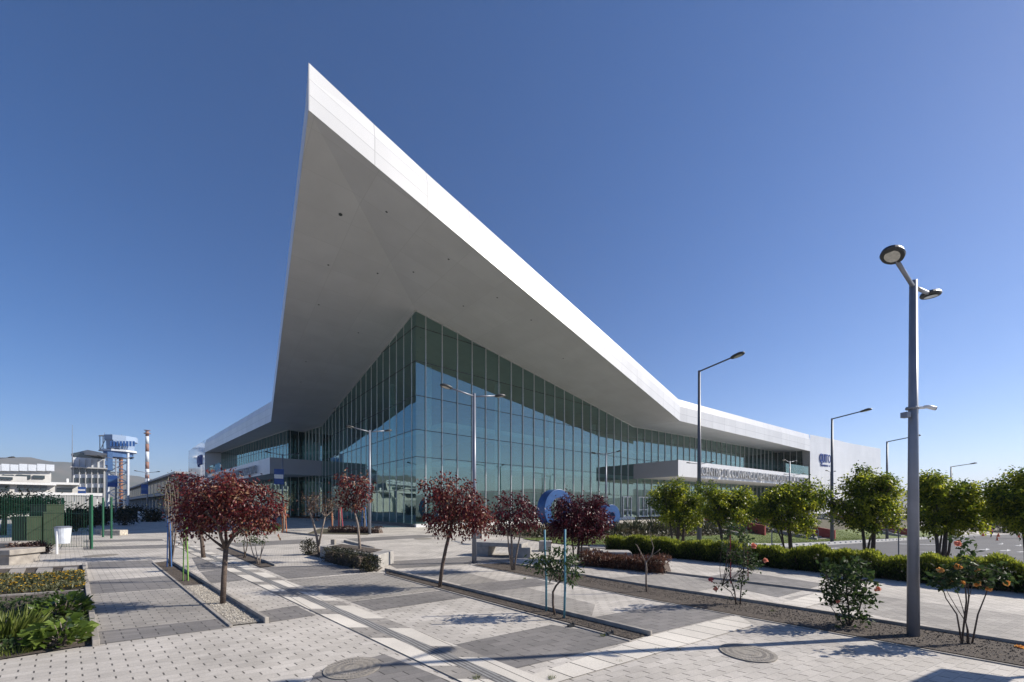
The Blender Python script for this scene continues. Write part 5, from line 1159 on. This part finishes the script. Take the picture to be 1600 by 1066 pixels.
for u, v, Y, ru, rv, lab in ((100, 812, 30, 22, 9, 'dark clipped bush behind the mesh fence'), (125, 808, 36, 18, 11, 'dark bush behind the green fence post'), (162, 804, 52, 12, 12, 'dark bush below the control tower'), (190, 803, 56, 14, 11, 'dark bush left of the hall columns'), (214, 801, 60, 16, 11, 'dark bush in front of the hall columns'), (240, 806, 50, 12, 8, 'dark bush right of the white blocks on the path'), (150, 810, 40, 8, 9, 'dark bush just right of the green fence post')):
    bush(lab, u, v, Y, ru, rv, 'dark_leaf', 80, 'background_shrub', 'dark bushes along the left path', .3, 'shrub')
for i, (u, lab) in enumerate(((221, 'leftmost of three white blocks before the hall'), (229, 'middle of three white blocks before the hall'), (238, 'rightmost of three white blocks before the hall'))):
    p = P(u, 806, 55); tag(MB().box((p.x, p.y, 0), (.6, .5, 1.25)).build('white_block', 'white', bevel=.02), lab, 'concrete block', 'white blocks before the hall')

# ------------------------------------------------------------------ stairs, person, cones and trees at the car park
def stairs(u, v, wd, lab, labw):
    p = G(u, v); s0 = (p.to_2d()-P0).dot(DN); t0 = (p.to_2d()-P0).dot(DT); z0 = p.z; n = 12; s1 = max(4, 11-s0); m = MB()
    t = thing('staircase', lab, 'stairs', p, 'stairs up to the terrace'); at = lambda a, b: ts(t0-a, s0+b)
    zt = .1
    for i in range(n):
        za, f0, f1 = z0+(zt-z0)*(i+1)/n, i*(s1/n), s1
        m.prism([at(wd, f0), at(0, f0), at(0, f1), at(wd, f1)], z0-.3 if i == 0 else z0+(zt-z0)*i/n-.0, za)
    m.build('steps', 'kerb', t)
    for a in (wd*.5,):
        r = MB()
        for z in (.9, .5): r.tube([(*at(a, .3), z0+z+.1), (*at(a, s1), zt+z)], .035, 6)
        for b in (.3, 3.5, 7, s1): r.tube([(*at(a, b), z0+(zt-z0)*b/s1), (*at(a, b), z0+(zt-z0)*b/s1+.95)], .03, 6)
        r.build('handrail', 'pole', t)
    for off_, mt, nm in ((0, 'redwall', 'side_wall'), (wd+.25, 'concrete', 'side_wall')):
        w = MB(); A, B = at(off_, -.4), at(off_, s1); A2, B2 = at(off_-.25, -.4), at(off_-.25, s1); h = .95 if mt == 'redwall' else .35
        w.add([(*A, z0-.3), (*A2, z0-.3), (*B2, zt-.3), (*B, zt-.3), (*A, z0+h), (*A2, z0+h), (*B2, zt+h), (*B, zt+h)], [(3, 2, 1, 0), (4, 5, 6, 7), (0, 1, 5, 4), (1, 2, 6, 5), (2, 3, 7, 6), (3, 0, 4, 7)])
        w.build(nm, mt, t)
stairs(1297, 842.5, 4.2, 'outdoor stairs with a dark red side wall beside the second tall single-arm lamp post', '')
stairs(1417, 838, 4.2, 'farther outdoor stairs with a dark red side wall, just left of the big grey post', '')
stairs(1188, 836, 4.0, 'outdoor stairs with a red side wall, mostly hidden behind the third ficus', '')
def skin(name, V, E, R, mt, parent, origin):
    me = D.meshes.new(name); me.from_pydata([tuple(Vector(v)) for v in V], E, []); o = D.objects.new(name, me); COL.objects.link(o)
    md = o.modifiers.new('s', 'SKIN'); md.use_smooth_shade = True
    for i, r in enumerate(R): me.skin_vertices[0].data[i].radius = (r, r)
    me.skin_vertices[0].data[0].use_root = True; sd = o.modifiers.new('u', 'SUBSURF'); sd.levels = 1; sd.render_levels = 1
    dg = bpy.context.evaluated_depsgraph_get(); dg.update(); m2 = D.meshes.new_from_object(o.evaluated_get(dg)); D.objects.remove(o)
    m2.materials.clear(); m2.materials.append(M[mt]); m2.name = name; r = D.objects.new(name, m2); COL.objects.link(r); r.parent = parent; return r
M['skin'] = mat('skin', (0.35, 0.2, 0.14), rough=.6); M['shirt'] = mat('red_shirt', (0.42, 0.03, 0.05), rough=.8); M['trouser'] = mat('dark_trousers', (0.025, 0.03, 0.05), rough=.85); M['hair'] = mat('dark_hair', (0.02, 0.016, 0.014), rough=.6)
p = G(1549, 840); t = thing('person', 'person in a red top and dark trousers walking across the car park', 'person', p); f = 14.5*p.y/K/1.7
V = [(0, 0, .93), (0, 0, 1.15), (0, 0, 1.38), (0, 0, 1.50), (0, -.01, 1.60), (0, -.01, 1.68), (-.19, 0, 1.38), (-.25, .02, 1.12), (-.24, -.08, .88), (-.24, -.1, .79), (.19, 0, 1.38), (.25, .03, 1.12), (.25, .06, .88), (.25, .06, .79), (-.1, 0, .88), (-.11, -.08, .5), (-.11, -.02, .08), (-.11, -.16, .04), (.1, 0, .88), (.11, .1, .5), (.11, .2, .1), (.11, .08, .04)]
E = [(0, 1), (1, 2), (2, 3), (3, 4), (4, 5), (2, 6), (6, 7), (7, 8), (8, 9), (2, 10), (10, 11), (11, 12), (12, 13), (0, 14), (14, 15), (15, 16), (16, 17), (0, 18), (18, 19), (19, 20), (20, 21)]
R = [.14, .14, .15, .055, .095, .085, .065, .05, .04, .045, .065, .05, .04, .045, .09, .07, .045, .04, .09, .07, .045, .04]
body = skin('body', V, E, R, 'skin', t, p)
V2, E2 = V[:3]+V[6:8]+[(-.245, -.03, 1.0)]+V[10:12]+[(.25, .04, 1.0)], [(0, 1), (1, 2), (2, 3), (3, 4), (4, 5), (2, 6), (6, 7), (7, 8)]
skin('shirt', V2, E2, [.165, .165, .17, .085, .07, .065, .085, .07, .065], 'shirt', t, p)
V3 = [V[0], V[14], V[15], (-.11, -.03, .12), V[18], V[19], (.11, .19, .14)]; skin('trousers', V3, [(0, 1), (1, 2), (2, 3), (0, 4), (4, 5), (5, 6)], [.155, .11, .09, .07, .11, .09, .07], 'trouser', t, p)
skin('hair', [(0, .02, 1.62), (0, .015, 1.70)], [(0, 1)], [.1, .09], 'hair', t, p)
t.scale = (f, f, f)
cone = None
for u, v, h, lab in ((1536, 838, 7, 'orange traffic cone just left of the walking person'), (1560, 839, 7, 'orange traffic cone just right of the walking person'), (1558, 845, 10, 'tall thin orange marker nearest to the viewer, right of the person'), (1592, 840, 6, 'orange traffic cone near the right edge of the car park')):
    p = G(u, v)
    if cone is None:
        cone = thing('traffic_cone', lab, 'traffic cone', (0, 0, 0), 'orange cones on the car park'); MB().lathe([(.17, .04), (.03, .72)], (0, 0, 0), 14).build('cone', 'orange_plastic', cone, smooth=True)
        MB().lathe([(.125, .24), (.085, .42)], (0, 0, 0), 14).build('band', 'white', cone); MB().box((0, 0, 0), (.42, .42, .05)).build('base', 'orange_plastic', cone); c = cone
    else: c = copy_tree(cone)
    f = h*p.y/K/.74; c.location = p; c.scale = (f if h < 9 else f*.45, f if h < 9 else f*.45, f); c['label'] = lab
for i, (u, Y, ru, rv, lf) in enumerate(((1395, 96, 22, 13, 'dark_leaf'), (1425, 93, 20, 12, 'dusty_leaf'), (1452, 96, 20, 15, 'dark_leaf'), (1500, 94, 24, 15, 'green_leaf'), (1535, 97, 22, 16, 'dark_leaf'), (1568, 93, 24, 19, 'dusty_leaf'), (1605, 96, 26, 18, 'dark_leaf'), (1655, 92, 30, 20, 'green_leaf'), (1720, 94, 30, 20, 'dark_leaf'), (1800, 90, 34, 22, 'dark_leaf'))):
    bush('dusty far tree beyond the car park, part of the hazy row on the right', u, 830-rv, Y, ru, rv, lf, 80, 'background_tree', 'far trees beyond the car park', .55)
t = tag(MB().beam((*ts(40, -52), T(*ts(40, -52))+.2), (*(Vector((52, 90))), T(52, 90)+.2), .4, .9).beam((52, 90, T(52, 90)+.2), (190, 90, T(190, 90)+.2), .4, .9).build('low_wall', 'apron'), 'low pale wall along the far side of the car park', 'wall')

# ------------------------------------------------------------------ air
m = D.materials.new('haze_air'); m.use_nodes = True; n = m.node_tree; n.nodes.clear(); o_ = n.nodes.new('ShaderNodeOutputMaterial'); v = n.nodes.new('ShaderNodeVolumePrincipled')
v.inputs['Color'].default_value = (0.86, 0.91, 1.0, 1); v.inputs['Density'].default_value = 0.0002; v.inputs['Anisotropy'].default_value = 0.2
n.links.new(v.outputs[0], o_.inputs['Volume']); M['haze'] = m
stuff(MB().box((0, 1500, -7), (20000, 24000, 420)).build('haze', 'haze'))
